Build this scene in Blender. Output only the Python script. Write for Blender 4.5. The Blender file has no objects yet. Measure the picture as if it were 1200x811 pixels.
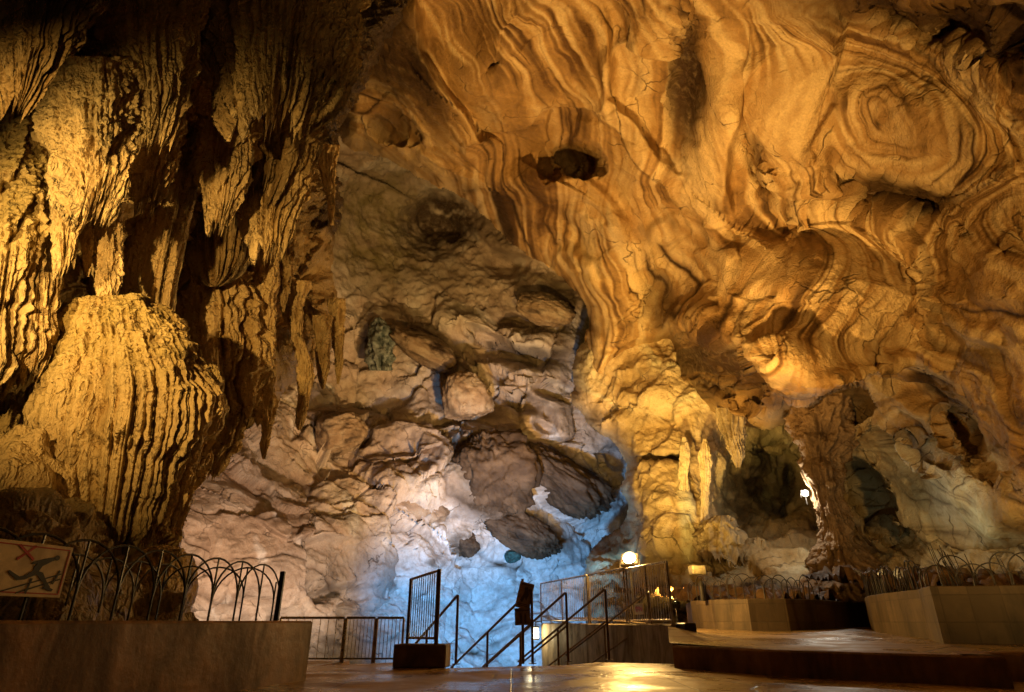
import bpy, math, random
import numpy as np
from mathutils import Vector

random.seed(7)
RNG = np.random.default_rng(11)
SC = bpy.context.scene
COL = SC.collection

# ------------------------------------------------------------------ camera model
F = 718.0                      # focal length in photo pixels (1200 wide)
PITCH = math.radians(24.2)
CAM = np.array([0.0, 0.0, 0.54])
FWD = np.array([0.0, math.cos(PITCH), math.sin(PITCH)])
UPV = np.array([0.0, -math.sin(PITCH), math.cos(PITCH)])
RGT = np.array([1.0, 0.0, 0.0])

def rays(px, py):
    px = np.asarray(px, float); py = np.asarray(py, float)
    d = (px - 600)[..., None] * RGT + (405.5 - py)[..., None] * UPV + F * FWD
    return d / np.linalg.norm(d, axis=-1, keepdims=True)

def P(px, py, dist):
    return CAM + rays(px, py) * np.asarray(dist, float)[..., None]

def on_z(px, py, z):           # point where the sight line meets the level z
    r = rays(px, py); t = (z - CAM[2]) / r[..., 2]
    return CAM + r * t[..., None]

def at_y(px, py, y):           # point at forward distance y
    r = rays(px, py); t = y / r[..., 1]
    return CAM + r * t[..., None]

def px_size(p):                # metres per photo pixel at point p
    return float(np.dot(np.asarray(p) - CAM, FWD)) / F

# ------------------------------------------------------------------ noise
_perm = RNG.permutation(256).astype(np.int32)
_perm = np.concatenate([_perm, _perm, _perm])
_grad = RNG.normal(size=(256, 3)).astype(np.float32)
_grad /= np.linalg.norm(_grad, axis=1, keepdims=True)
_rnd = RNG.random((256, 3)).astype(np.float32)

def noise(p):
    p = np.asarray(p, np.float32)
    sh = p.shape[:-1]; p = p.reshape(-1, 3)
    out = np.empty(len(p), np.float32)
    for s in range(0, len(p), 400000):
        q = p[s:s + 400000]
        i = np.floor(q).astype(np.int32); f = q - i
        i &= 255
        u = f * f * f * (f * (f * 6 - 15) + 10)
        r = 0
        for dx in (0, 1):
            hx = _perm[i[:, 0] + dx]; wx = u[:, 0] if dx else 1 - u[:, 0]
            for dy in (0, 1):
                hy = _perm[hx + ((i[:, 1] + dy) & 255)]; wy = u[:, 1] if dy else 1 - u[:, 1]
                for dz in (0, 1):
                    h = _perm[hy + ((i[:, 2] + dz) & 255)] & 255
                    wz = u[:, 2] if dz else 1 - u[:, 2]
                    g = _grad[h]
                    r = r + (wx * wy * wz) * (g[:, 0] * (f[:, 0] - dx) + g[:, 1] * (f[:, 1] - dy) + g[:, 2] * (f[:, 2] - dz))
        out[s:s + 400000] = r
    return (out * 1.5).reshape(sh)

def fbm(p, o=4, lac=2.03, gain=0.5):
    a = 1.0; r = 0; t = 0
    p = np.asarray(p, np.float32)
    for k in range(o):
        r = r + a * noise(p + 17.3 * k); t += a
        a *= gain; p = p * lac
    return r / t

def ridged(p, o=4, lac=2.05, gain=0.5):
    a = 1.0; r = 0; t = 0
    p = np.asarray(p, np.float32)
    for k in range(o):
        r = r + a * (1 - 2 * np.abs(noise(p + 9.1 * k))); t += a
        a *= gain; p = p * lac
    return r / t

def worley(p, both=False):
    p = np.asarray(p, np.float32)
    sh = p.shape[:-1]; p = p.reshape(-1, 3)
    i0 = np.floor(p).astype(np.int32)
    b1 = np.full(len(p), 9.0, np.float32); b2 = b1.copy(); ide = np.zeros(len(p), np.float32)
    for dx in (-1, 0, 1):
        for dy in (-1, 0, 1):
            for dz in (-1, 0, 1):
                c = i0 + np.array([dx, dy, dz], np.int32)
                h = _perm[_perm[_perm[c[:, 0] & 255] + (c[:, 1] & 255)] + (c[:, 2] & 255)] & 255
                d = np.sqrt((((c + _rnd[h]) - p) ** 2).sum(1))
                n = d < b1
                b2 = np.where(n, b1, np.minimum(b2, d))
                ide = np.where(n, h / 255.0, ide)
                b1 = np.where(n, d, b1)
    if both:
        return b1.reshape(sh), b2.reshape(sh), ide.reshape(sh)
    return b1.reshape(sh)

def cells(p):
    """broken-rock facets: nearest cell's distance gap, id and a tilted plane through its centre"""
    p = np.asarray(p, np.float32)
    sh = p.shape[:-1]; p = p.reshape(-1, 3)
    i0 = np.floor(p).astype(np.int32)
    b1 = np.full(len(p), 9.0, np.float32); b2 = b1.copy(); best = np.zeros(len(p), np.int32); dv = np.zeros_like(p)
    for dx in (-1, 0, 1):
        for dy in (-1, 0, 1):
            for dz in (-1, 0, 1):
                c = i0 + np.array([dx, dy, dz], np.int32)
                h = _perm[_perm[_perm[c[:, 0] & 255] + (c[:, 1] & 255)] + (c[:, 2] & 255)] & 255
                w = p - (c + _rnd[h]); d = np.sqrt((w ** 2).sum(1))
                n = d < b1
                b2 = np.where(n, b1, np.minimum(b2, d)); best = np.where(n, h, best); dv[n] = w[n]; b1 = np.where(n, d, b1)
    pl = (dv * _grad[best]).sum(1) + .5 * (_rnd[best, 0] - .5)
    return (b2 - b1).reshape(sh), _rnd[best, 1].reshape(sh), pl.reshape(sh)

def sstep(a, b, x):
    t = np.clip((x - a) / (b - a), 0, 1)
    return t * t * (3 - 2 * t)

# ------------------------------------------------------------------ photo-plane helpers
def rbf(pts, X, Y, smooth=0.0):
    pts = np.asarray(pts, float)
    c = pts[:, :2] / 400.0; v = pts[:, 2]
    def phi(r2):
        return np.sqrt(r2 + 0.01)
    A = phi(((c[:, None] - c[None]) ** 2).sum(-1))
    n = len(c)
    M = np.zeros((n + 3, n + 3)); M[:n, :n] = A + smooth * np.eye(n)
    M[:n, n] = 1; M[:n, n + 1:] = c; M[n, :n] = 1; M[n + 1:, :n] = c.T
    w = np.linalg.solve(M, np.concatenate([v, [0, 0, 0]]))
    x = X / 400.0; y = Y / 400.0
    r = w[n] + w[n + 1] * x + w[n + 2] * y
    for k in range(n):
        r = r + w[k] * phi((x - c[k, 0]) ** 2 + (y - c[k, 1]) ** 2)
    return r

def poly_sd(poly, X, Y, closed=True):
    """signed distance to a polygon, positive inside (closed) or to the left of a polyline"""
    poly = np.asarray(poly, float)
    best = np.full(X.shape, 1e9); sgn = np.ones(X.shape); inside = np.zeros(X.shape, bool)
    n = len(poly)
    for k in range(n if closed else n - 1):
        a = poly[k]; b = poly[(k + 1) % n]; e = b - a; L = (e ** 2).sum() + 1e-9
        t = np.clip(((X - a[0]) * e[0] + (Y - a[1]) * e[1]) / L, 0, 1)
        dx = X - a[0] - t * e[0]; dy = Y - a[1] - t * e[1]
        d = dx * dx + dy * dy
        m = d < best
        best = np.where(m, d, best)
        if closed:
            cr = ((a[1] > Y) != (b[1] > Y)) & (X < (b[0] - a[0]) * (Y - a[1]) / (b[1] - a[1] + 1e-9) + a[0])
            inside ^= cr
        else:
            sgn = np.where(m, np.sign(e[0] * (Y - a[1]) - e[1] * (X - a[0])), sgn)
    d = np.sqrt(best)
    return np.where(inside, d, -d) if closed else d * sgn

def smooth_poly(poly, it=2):
    poly = [np.array(p, float) for p in poly]
    for _ in range(it):
        out = []
        for k in range(len(poly)):
            a = poly[k]; b = poly[(k + 1) % len(poly)]
            out += [a * .75 + b * .25, a * .25 + b * .75]
        poly = out
    return np.array(poly)

def bump(X, Y, cx, cy, rx, ry, ang=0, pw=1.0):
    a = math.radians(ang); dx = X - cx; dy = Y - cy
    u = (dx * math.cos(a) + dy * math.sin(a)) / rx; v = (-dx * math.sin(a) + dy * math.cos(a)) / ry
    return np.exp(-np.power(u * u + v * v, pw))

def lines(lo, f0, f1, hi, step, coarse):
    a = np.arange(lo, f0, coarse); b = np.arange(f0, f1, step); c = np.arange(f1, hi + coarse, coarse)
    return np.concatenate([a, b, c])

# ------------------------------------------------------------------ meshes
def mesh_np(name, co, quads, smooth=True, attrs=None, mat=None, tris=None, uv=None):
    me = bpy.data.meshes.new(name)
    co = np.ascontiguousarray(co, np.float32); quads = np.asarray(quads, np.int32).reshape(-1, 4)
    tris = np.zeros((0, 3), np.int32) if tris is None else np.asarray(tris, np.int32).reshape(-1, 3)
    me.vertices.add(len(co)); me.vertices.foreach_set('co', co.ravel())
    idx = np.concatenate([quads.ravel(), tris.ravel()])
    me.loops.add(len(idx)); me.loops.foreach_set('vertex_index', idx)
    st = np.concatenate([np.arange(len(quads)) * 4, len(quads) * 4 + np.arange(len(tris)) * 3]).astype(np.int32)
    me.polygons.add(len(st)); me.polygons.foreach_set('loop_start', st)
    me.update(calc_edges=True)
    if uv is not None:
        l = me.uv_layers.new(name='UVMap'); l.data.foreach_set('uv', np.asarray(uv, np.float32)[idx].ravel())
    for k, v in (attrs or {}).items():
        at = me.attributes.new(k, 'FLOAT', 'POINT'); at.data.foreach_set('value', np.ascontiguousarray(v, np.float32).ravel())
    if smooth: me.polygons.foreach_set('use_smooth', np.ones(len(st), bool))
    else: me.polygons.foreach_set('use_smooth', np.zeros(len(st), bool))
    if mat: me.materials.append(mat)
    me.validate()
    return me

def obj(name, me, parent=None, loc=None):
    o = bpy.data.objects.new(name, me); COL.objects.link(o)
    if parent is not None:
        o.parent = parent
    if loc is not None: o.location = loc
    return o

def tag(o, label=None, cat=None, group=None, kind=None):
    if label: o['label'] = label
    if cat: o['category'] = cat
    if group: o['group'] = group
    if kind: o['kind'] = kind
    return o

def empty(name, loc=(0, 0, 0), label=None, cat=None, group=None):
    o = bpy.data.objects.new(name, None); COL.objects.link(o); o.location = loc
    o.empty_display_size = 0.2
    tag(o, label, cat, group)
    return o

class MB:
    """collects flat-shaded or smooth pieces and links them as one mesh"""
    def __init__(s): s.v = []; s.f = []; s.n = 0
    def add(s, v, f):
        s.v += [tuple(map(float, q)) for q in v]; s.f += [tuple(i + s.n for i in g) for g in f]; s.n = len(s.v)
    def box(s, c, size, ax=None, bev=0.0):
        c = np.asarray(c, float); h = np.asarray(size, float) / 2
        ax = np.eye(3) if ax is None else np.asarray(ax, float)
        if bev <= 0:
            v = [c + ax[0] * x * h[0] + ax[1] * y * h[1] + ax[2] * z * h[2] for x in (-1, 1) for y in (-1, 1) for z in (-1, 1)]
            s.add(v, [(0, 1, 3, 2), (4, 6, 7, 5), (0, 4, 5, 1), (2, 3, 7, 6), (0, 2, 6, 4), (1, 5, 7, 3)])
        else:
            v = []; ids = {}
            for x in (-1, 1):
                for y in (-1, 1):
                    for z in (-1, 1):
                        for k in range(3):
                            q = [x * (h[0] - bev), y * (h[1] - bev), z * (h[2] - bev)]; q[k] = (x, y, z)[k] * h[k]
                            ids[(x, y, z, k)] = len(v); v.append(c + ax[0] * q[0] + ax[1] * q[1] + ax[2] * q[2])
            f = []
            for k in range(3):
                a, b = [(1, 2), (2, 0), (0, 1)][k]
                for sg in (-1, 1):
                    g = []
                    for (p, q) in ((-1, -1), (1, -1), (1, 1), (-1, 1)):
                        t = [0, 0, 0]; t[k] = sg; t[a] = p; t[b] = q; g.append(ids[(t[0], t[1], t[2], k)])
                    f.append(tuple(g if sg > 0 else g[::-1]))
            for k in range(3):
                a, b = [(1, 2), (2, 0), (0, 1)][k]
                for p in (-1, 1):
                    for q in (-1, 1):
                        t0 = [0] * 3; t0[k] = -1; t0[a] = p; t0[b] = q; t1 = list(t0); t1[k] = 1
                        f.append((ids[(*t0, a)], ids[(*t1, a)], ids[(*t1, b)], ids[(*t0, b)]))
            for x in (-1, 1):
                for y in (-1, 1):
                    for z in (-1, 1): f.append(tuple(ids[(x, y, z, k)] for k in range(3)))
            s.add(v, f)
    def tube(s, pts, r, n=8, cap=True):
        pts = [np.asarray(p, float) for p in pts]
        rs = r if hasattr(r, '__len__') else [r] * len(pts)
        v = []; up = None
        for k, p in enumerate(pts):
            d = (pts[min(k + 1, len(pts) - 1)] - pts[max(k - 1, 0)]); d /= np.linalg.norm(d) + 1e-12
            if up is None:
                up = np.array([0, 0, 1.0]) if abs(d[2]) < .9 else np.array([1.0, 0, 0])
            a = np.cross(d, up); a /= np.linalg.norm(a) + 1e-12; b = np.cross(a, d); up = b
            for j in range(n):
                t = 2 * math.pi * j / n; v.append(p + rs[k] * (math.cos(t) * a + math.sin(t) * b))
        f = []
        for k in range(len(pts) - 1):
            for j in range(n):
                f.append((k * n + j, k * n + (j + 1) % n, (k + 1) * n + (j + 1) % n, (k + 1) * n + j))
        if cap:
            f.append(tuple(range(n))[::-1]); f.append(tuple((len(pts) - 1) * n + j for j in range(n)))
        s.add(v, f)
    def prism(s, poly, o, u, w, nrm, thick):
        """flat outline (list of 2D points) extruded along nrm"""
        o = np.asarray(o, float); u = np.asarray(u, float); w = np.asarray(w, float); nrm = np.asarray(nrm, float)
        n = len(poly)
        v = [o + u * a + w * b for a, b in poly] + [o + u * a + w * b + nrm * thick for a, b in poly]
        f = [tuple(range(n))[::-1], tuple(range(n, 2 * n))] + [(k, (k + 1) % n, n + (k + 1) % n, n + k) for k in range(n)]
        s.add(v, f)
    def build(s, name, mat, parent=None, smooth=False, label=None):
        me = bpy.data.meshes.new(name); me.from_pydata(s.v, [], s.f); me.update()
        import bmesh
        bm = bmesh.new(); bm.from_mesh(me); bmesh.ops.recalc_face_normals(bm, faces=bm.faces); bm.to_mesh(me); bm.free()
        if smooth:
            me.polygons.foreach_set('use_smooth', np.ones(len(me.polygons), bool))
            me.set_sharp_from_angle(angle=math.radians(40))
        me.materials.append(mat)
        o = obj(name, me, parent)
        if label: o['label'] = label
        return o

def unparent_offset(root):
    """children were built in world space under an Empty placed at its base"""
    for ch in root.children_recursive:
        if ch.parent == root:
            ch.matrix_parent_inverse = root.matrix_basis.inverted()

def grid_mesh(name, xs, ys, fun, mat):
    """photo-plane grid; fun(X,Y) -> positions, keep mask, attrs"""
    X, Y = np.meshgrid(xs, ys)
    co, keep, attrs = fun(X, Y)
    h, w = X.shape
    i = np.arange(h * w).reshape(h, w)
    q = np.stack([i[:-1, :-1], i[1:, :-1], i[1:, 1:], i[:-1, 1:]], -1).reshape(-1, 4)
    k = keep.ravel(); q = q[k[q].all(1)]
    used = np.zeros(h * w, bool); used[q.ravel()] = True
    mp = np.cumsum(used) - 1
    co = co.reshape(-1, 3)[used]; q = mp[q]
    attrs = {n: np.broadcast_to(a, X.shape).ravel()[used] for n, a in attrs.items()}
    return mesh_np(name, co, q, True, attrs, mat)

def grid_normals(co):
    du = np.gradient(co, axis=1); dv = np.gradient(co, axis=0)
    n = np.cross(du, dv); n /= np.linalg.norm(n, axis=-1, keepdims=True) + 1e-9
    s = ((CAM - co) * n).sum(-1, keepdims=True)
    return np.where(s < 0, -n, n)

def displace(co, d, base=None):
    return co + grid_normals(co if base is None else base) * d[..., None]
# ------------------------------------------------------------------ materials
def new_mat(name):
    m = bpy.data.materials.new(name); m.use_nodes = True
    nt = m.node_tree
    for n in list(nt.nodes): nt.nodes.remove(n)
    out = nt.nodes.new('ShaderNodeOutputMaterial'); b = nt.nodes.new('ShaderNodeBsdfPrincipled')
    nt.links.new(b.outputs[0], out.inputs[0])
    return m, nt, b

class NB:
    """tiny node-building helper"""
    def __init__(s, nt): s.nt = nt
    def n(s, t, **k):
        x = s.nt.nodes.new(t)
        for a, v in k.items(): setattr(x, a, v)
        return x
    def link(s, a, b): s.nt.links.new(a, b)
    def attr(s, name): return s.n('ShaderNodeAttribute', attribute_name=name).outputs['Fac']
    def coord(s, scale=(1, 1, 1), kind='Object'):
        t = s.n('ShaderNodeTexCoord'); m = s.n('ShaderNodeMapping'); m.inputs['Scale'].default_value = scale
        s.link(t.outputs[kind], m.inputs[0]); return m.outputs[0]
    def noise(s, vec, scale, detail=5, rough=.55, dist=0.0):
        x = s.n('ShaderNodeTexNoise'); x.inputs['Scale'].default_value = scale; x.inputs['Detail'].default_value = detail
        x.inputs['Roughness'].default_value = rough; x.inputs['Distortion'].default_value = dist
        s.link(vec, x.inputs['Vector']); return x.outputs['Fac']
    def voro(s, vec, scale, feature='F1', out='Distance'):
        x = s.n('ShaderNodeTexVoronoi', feature=feature); x.inputs['Scale'].default_value = scale
        s.link(vec, x.inputs['Vector']); return x.outputs[out]
    def ramp(s, fac, stops, interp='LINEAR'):
        x = s.n('ShaderNodeValToRGB'); r = x.color_ramp; r.interpolation = interp
        while len(r.elements) < len(stops): r.elements.new(.5)
        for e, (p, c) in zip(r.elements, stops):
            e.position = p; e.color = (*c, 1) if hasattr(c, '__len__') else (c, c, c, 1)
        s.link(fac, x.inputs[0]); return x.outputs[0]
    def mix(s, fac, a, b, mode='MIX'):
        x = s.n('ShaderNodeMix', data_type='RGBA', blend_type=mode)
        for v, i in ((fac, 0), (a, 6), (b, 7)):
            if hasattr(v, 'is_linked') or hasattr(v, 'links'): s.link(v, x.inputs[i])
            elif i == 0: x.inputs[0].default_value = v
            else: x.inputs[i].default_value = (*v, 1)
        return x.outputs[2]
    def math(s, op, a, b=0.0, clamp=False):
        x = s.n('ShaderNodeMath', operation=op, use_clamp=clamp)
        for v, i in ((a, 0), (b, 1)):
            if hasattr(v, 'links'): s.link(v, x.inputs[i])
            else: x.inputs[i].default_value = v
        return x.outputs[0]
    def bump(s, h, strength=.5, dist=.05, nrm=None):
        x = s.n('ShaderNodeBump'); x.inputs['Strength'].default_value = strength; x.inputs['Distance'].default_value = dist
        s.link(h, x.inputs['Height'])
        if nrm is not None: s.link(nrm, x.inputs['Normal'])
        return x.outputs[0]

def rock_mat(name, dark, mid, light, stain=(.035, .02, .012), pale=(.62, .55, .43), algae=(.10, .10, .03),
             rough=(.45, .8), fine=1.0, spec=.22, bscale=1.0, knob=0.0):
    """limestone: attributes band (0..1), stain, pale, algae drive the colour; noise breaks it up"""
    m, nt, b = new_mat(name); N = NB(nt)
    v = N.coord()
    n1 = N.noise(v, .9 * fine, 8, .62); n2 = N.noise(v, 4.5 * fine, 6, .6, .6); n3 = N.noise(v, 18 * fine, 4, .6)
    band = N.math('ADD', N.attr('band'), N.math('MULTIPLY', N.math('SUBTRACT', n2, .5), .45))
    band = N.math('ADD', band, N.math('MULTIPLY', N.math('SUBTRACT', n1, .5), .35), True)
    c = N.ramp(band, [(0.0, dark), (.42, mid), (.8, light), (1, tuple(min(1, x * 1.12) for x in light))])
    c = N.mix(N.math('MULTIPLY', N.ramp(n3, [(.35, 0.0), (.7, 1.0)]), .3), c, tuple(x * .45 for x in mid))
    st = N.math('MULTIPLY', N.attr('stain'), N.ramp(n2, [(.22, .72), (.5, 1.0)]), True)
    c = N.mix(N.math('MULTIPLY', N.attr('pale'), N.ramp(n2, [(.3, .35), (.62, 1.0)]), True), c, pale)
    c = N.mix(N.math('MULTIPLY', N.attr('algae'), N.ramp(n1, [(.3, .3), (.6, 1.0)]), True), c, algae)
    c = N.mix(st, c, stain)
    # hairline cracks
    w = N.n('ShaderNodeVectorMath', operation='ADD')
    nz = N.n('ShaderNodeTexNoise'); nz.inputs['Scale'].default_value = 1.1 * fine; nz.inputs['Detail'].default_value = 3
    N.link(v, nz.inputs['Vector']); N.link(v, w.inputs[0]); N.link(nz.outputs['Color'], w.inputs[1])
    cr = N.voro(w.outputs[0], .55 * fine, 'DISTANCE_TO_EDGE')
    crm = N.ramp(cr, [(0.0, 1.0), (.018, 0.0)])
    crm = N.math('MULTIPLY', crm, N.ramp(n1, [(.48, 0.0), (.62, .8)]))
    c = N.mix(crm, c, tuple(x * .7 for x in stain))
    nt.links.new(c, b.inputs['Base Color'])
    nt.links.new(N.ramp(n2, [(.3, rough[0]), (.7, rough[1])]), b.inputs['Roughness'])
    b.inputs['Specular IOR Level'].default_value = spec
    h = N.math('ADD', N.math('MULTIPLY', n2, .6), N.math('MULTIPLY', n3, .3))
    h = N.math('ADD', h, N.math('MULTIPLY', crm, -.35))
    if knob:                       # cave-coral knobs and drips
        kv = N.n('ShaderNodeVectorMath', operation='ADD'); nk = N.n('ShaderNodeTexNoise'); nk.inputs['Scale'].default_value = 3; nk.inputs['Detail'].default_value = 3
        N.link(N.coord((1, 1, .55)), nk.inputs['Vector']); ks = N.n('ShaderNodeVectorMath', operation='SCALE'); ks.inputs['Scale'].default_value = .5
        N.link(nk.outputs['Color'], ks.inputs[0]); N.link(N.coord((1, 1, .55)), kv.inputs[0]); N.link(ks.outputs[0], kv.inputs[1])
        k1 = N.ramp(N.voro(kv.outputs[0], 6.5), [(.0, 1.0), (.55, 0.0)], 'EASE'); k2 = N.ramp(N.voro(kv.outputs[0], 15), [(.0, 1.0), (.6, 0.0)], 'EASE')
        h = N.math('ADD', h, N.math('MULTIPLY', N.math('ADD', k1, N.math('MULTIPLY', k2, .5)), knob))
    nt.links.new(N.bump(h, .75, .16 * bscale), b.inputs['Normal'])
    return m

M = {}
M['gold_rock'] = rock_mat('banded_limestone', (.10, .045, .012), (.40, .235, .085), (.64, .46, .23), stain=(.042, .020, .006), pale=(.62, .56, .40))
M['back_rock'] = rock_mat('slope_limestone', (.15, .095, .06), (.44, .34, .26), (.62, .55, .47), stain=(.06, .038, .022), pale=(.74, .74, .74), algae=(.14, .115, .03))
M['alcove_rock'] = rock_mat('alcove_limestone', (.14, .08, .03), (.46, .32, .15), (.64, .50, .30), pale=(.58, .58, .42), algae=(.16, .18, .08))
M['drip_rock'] = rock_mat('dripstone', (.12, .06, .018), (.42, .26, .095), (.66, .48, .25), pale=(.68, .53, .31), algae=(.27, .205, .035), rough=(.32, .65), fine=2.2, bscale=.9, spec=.35, knob=.75)
M['dark_rock'] = rock_mat('brown_rock', (.028, .017, .01), (.075, .045, .025), (.17, .11, .065), stain=(.03, .02, .013), fine=1.6, bscale=.7)
M['boulder_rock'] = rock_mat('boulder_limestone', (.12, .075, .045), (.36, .25, .16), (.52, .42, .31), fine=1.3)
M['rubble'] = rock_mat('rubble_rock', (.04, .02, .01), (.14, .075, .03), (.28, .17, .08), fine=3, bscale=.4)

def simple(name, col, rough=.5, metal=0.0, spec=.5, var=.25, scale=6, bump=.2, bdist=.01, rvar=.2, dirt=None, dscale=1.5, kind='Object', run=1.0):
    m, nt, b = new_mat(name); N = NB(nt)
    v = N.coord(kind=kind)
    n = N.noise(v, scale, 6, .6); g = N.noise(N.coord((1, 1, run), kind), dscale, 6, .68, .5)
    c = N.mix(N.ramp(n, [(.3, 0.0), (.7, 1.0)]), tuple(x * (1 - var) for x in col), tuple(min(1, x * (1 + var)) for x in col))
    if dirt is not None:
        c = N.mix(N.ramp(g, [(.42, 0.0), (.62, .85)]), c, dirt)
    nt.links.new(c, b.inputs['Base Color'])
    nt.links.new(N.ramp(g, [(.3, max(0, rough - rvar)), (.7, min(1, rough + rvar))]), b.inputs['Roughness'])
    b.inputs['Metallic'].default_value = metal; b.inputs['Specular IOR Level'].default_value = spec
    if bump: nt.links.new(N.bump(n, bump, bdist), b.inputs['Normal'])
    return m

M['concrete'] = simple('stained_concrete', (.25, .115, .036), .6, var=.3, scale=7, dirt=(.075, .034, .012), dscale=2.2, bump=.5, bdist=.02, run=.3)
M['pale_concrete'] = simple('worn_concrete', (.34, .27, .18), .75, var=.2, scale=6, dirt=(.085, .06, .038), dscale=2.2, bump=.5, bdist=.02, run=.35)
M['brown_block'] = simple('brown_painted_concrete', (.16, .085, .045), .6, var=.25, scale=4, dirt=(.06, .03, .018), dscale=2)
M['steel'] = simple('stainless_tube', (.50, .47, .43), .30, metal=1.0, var=.12, scale=12, bump=.05, rvar=.12, dirt=(.25, .17, .10), dscale=3)
M['brown_steel'] = simple('brown_painted_steel', (.11, .065, .038), .35, metal=.3, var=.2, scale=10, bump=.08, rvar=.12)
M['black_iron'] = simple('black_iron', (.018, .014, .012), .4, metal=.4, var=.3, scale=20, bump=.2, bdist=.004)
M['wicker'] = simple('dark_rods', (.02, .013, .008), .55, var=.5, scale=9, bump=.3, bdist=.004)
M['sign_cream'] = simple('sign_cream', (.78, .64, .40), .45, var=.08, scale=4, dirt=(.45, .34, .19), dscale=5, bump=.05)
M['sign_red'] = simple('sign_red', (.42, .03, .03), .45, var=.12, scale=8, bump=0)
M['sign_black'] = simple('sign_black', (.014, .012, .011), .5, var=.1, scale=8, bump=0)
M['sign_wood'] = simple('wooden_board', (.30, .19, .10), .6, var=.35, scale=7, dirt=(.12, .07, .035), dscale=6)
M['sign_brown'] = simple('burnt_lettering', (.05, .028, .016), .6, var=.2, scale=8, bump=0)
M['sign_white'] = simple('sign_white', (.70, .62, .50), .5, var=.1, scale=6, bump=0)
M['lamp_body'] = simple('lamp_housing', (.04, .035, .03), .45, metal=.6, var=.2, scale=9)

def emit(name, col, strength):
    m, nt, b = new_mat(name)
    b.inputs['Base Color'].default_value = (.8, .8, .8, 1)
    b.inputs['Emission Color'].default_value = (*col, 1); b.inputs['Emission Strength'].default_value = strength
    return m
M['warm_bulb'] = emit('warm_bulb', (1, .74, .36), 150)
M['white_bulb'] = emit('white_bulb', (1, .97, .82), 60)
M['lantern_glass'] = emit('lantern_glass', (1, .82, .42), 9)

def floor_mat(name, base, dirt, wet=.6):
    m, nt, b = new_mat(name); N = NB(nt)
    v = N.coord()
    n1 = N.noise(v, .55, 6, .6, .4); n2 = N.noise(v, 3.5, 7, .62); n3 = N.noise(v, 26, 4, .6)
    c = N.mix(N.ramp(n2, [(.3, 0.0), (.7, 1.0)]), tuple(x * .65 for x in base), base)
    c = N.mix(N.ramp(n1, [(.42, 0.0), (.62, .8)]), c, dirt)
    c = N.mix(N.math('MULTIPLY', N.ramp(n3, [(.4, 0.0), (.75, 1.0)]), .35), c, tuple(x * .5 for x in base))
    br = N.n('ShaderNodeTexBrick'); br.offset = 0; N.link(v, br.inputs['Vector'])
    br.inputs['Scale'].default_value = 1; br.inputs['Brick Width'].default_value = 1.6; br.inputs['Row Height'].default_value = 1.6; br.inputs['Mortar Size'].default_value = .012; br.inputs['Mortar Smooth'].default_value = .6
    ck = N.voro(N.mix(.25, v, N.n('ShaderNodeTexNoise').outputs['Color']), .5, 'DISTANCE_TO_EDGE'); ckm = N.ramp(ck, [(0, 1.0), (.012, 0.0)])
    jn = N.math('MAXIMUM', N.math('MULTIPLY', br.outputs['Fac'], .8), N.math('MULTIPLY', ckm, .7))
    c = N.mix(jn, c, tuple(x * .25 for x in dirt))
    nt.links.new(c, b.inputs['Base Color'])
    w = N.noise(v, 1.1, 5, .6, .3)
    nt.links.new(N.ramp(w, [(.38, .60), (.52, .30 if wet else .5), (.62, .2 if wet else .45)]), b.inputs['Roughness'])
    b.inputs['Specular IOR Level'].default_value = .5
    h = N.math('ADD', N.math('MULTIPLY', n2, .7), N.math('MULTIPLY', n3, .25))
    h = N.math('ADD', h, N.math('MULTIPLY', jn, -.6))
    nt.links.new(N.bump(h, .55, .035), b.inputs['Normal'])
    return m
M['floor'] = floor_mat('worn_wet_floor', (.42, .26, .10), (.22, .13, .05))
M['terrace'] = floor_mat('terrace_paving', (.36, .25, .13), (.20, .13, .06))
M['lower_floor'] = floor_mat('lower_hall_floor', (.50, .50, .48), (.30, .29, .27), 0)

def block_mat(name, c1, c2, mortar, bw=.42, bh=.3):
    """stone-faced wall; UV holds metres along and up the wall"""
    m, nt, b = new_mat(name); N = NB(nt)
    t = N.n('ShaderNodeTexCoord'); v = N.coord()
    br = N.n('ShaderNodeTexBrick'); br.offset = 0
    N.link(t.outputs['UV'], br.inputs['Vector'])
    br.inputs['Color1'].default_value = (*c1, 1); br.inputs['Color2'].default_value = (*c2, 1); br.inputs['Mortar'].default_value = (*mortar, 1)
    br.inputs['Scale'].default_value = 1; br.inputs['Brick Width'].default_value = bw; br.inputs['Row Height'].default_value = bh
    br.inputs['Mortar Size'].default_value = .006; br.inputs['Bias'].default_value = 0
    n = N.noise(v, 7, 6, .6); g = N.noise(N.coord((1, 1, .25)), 3.2, 5, .6, .4)
    c = N.mix(N.ramp(n, [(.3, 0.0), (.7, .6)]), br.outputs['Color'], tuple(x * .5 for x in c1))
    c = N.mix(N.ramp(g, [(.45, 0.0), (.66, .75)]), c, tuple(x * .28 for x in c2))
    nt.links.new(c, b.inputs['Base Color']); b.inputs['Roughness'].default_value = .7
    h = N.math('ADD', N.math('MULTIPLY', n, .5), N.math('MULTIPLY', br.outputs['Fac'], -.9))
    nt.links.new(N.bump(h, .6, .02), b.inputs['Normal'])
    return m
M['stone_wall'] = block_mat('stone_facing', (.16, .11, .062), (.10, .068, .036), (.088, .06, .033), .36, .33)
M['teal_rock'] = rock_mat('teal_rock', (.015, .04, .04), (.03, .10, .095), (.06, .16, .15))
M['green_rock'] = rock_mat('green_rock', (.015, .028, .024), (.035, .06, .052), (.10, .13, .115), pale=(.42, .44, .42))

M['pillar_rock'] = rock_mat('pillar_rock', (.06, .033, .016), (.17, .10, .05), (.30, .19, .10), stain=(.03, .018, .01), fine=1.4)
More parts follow.
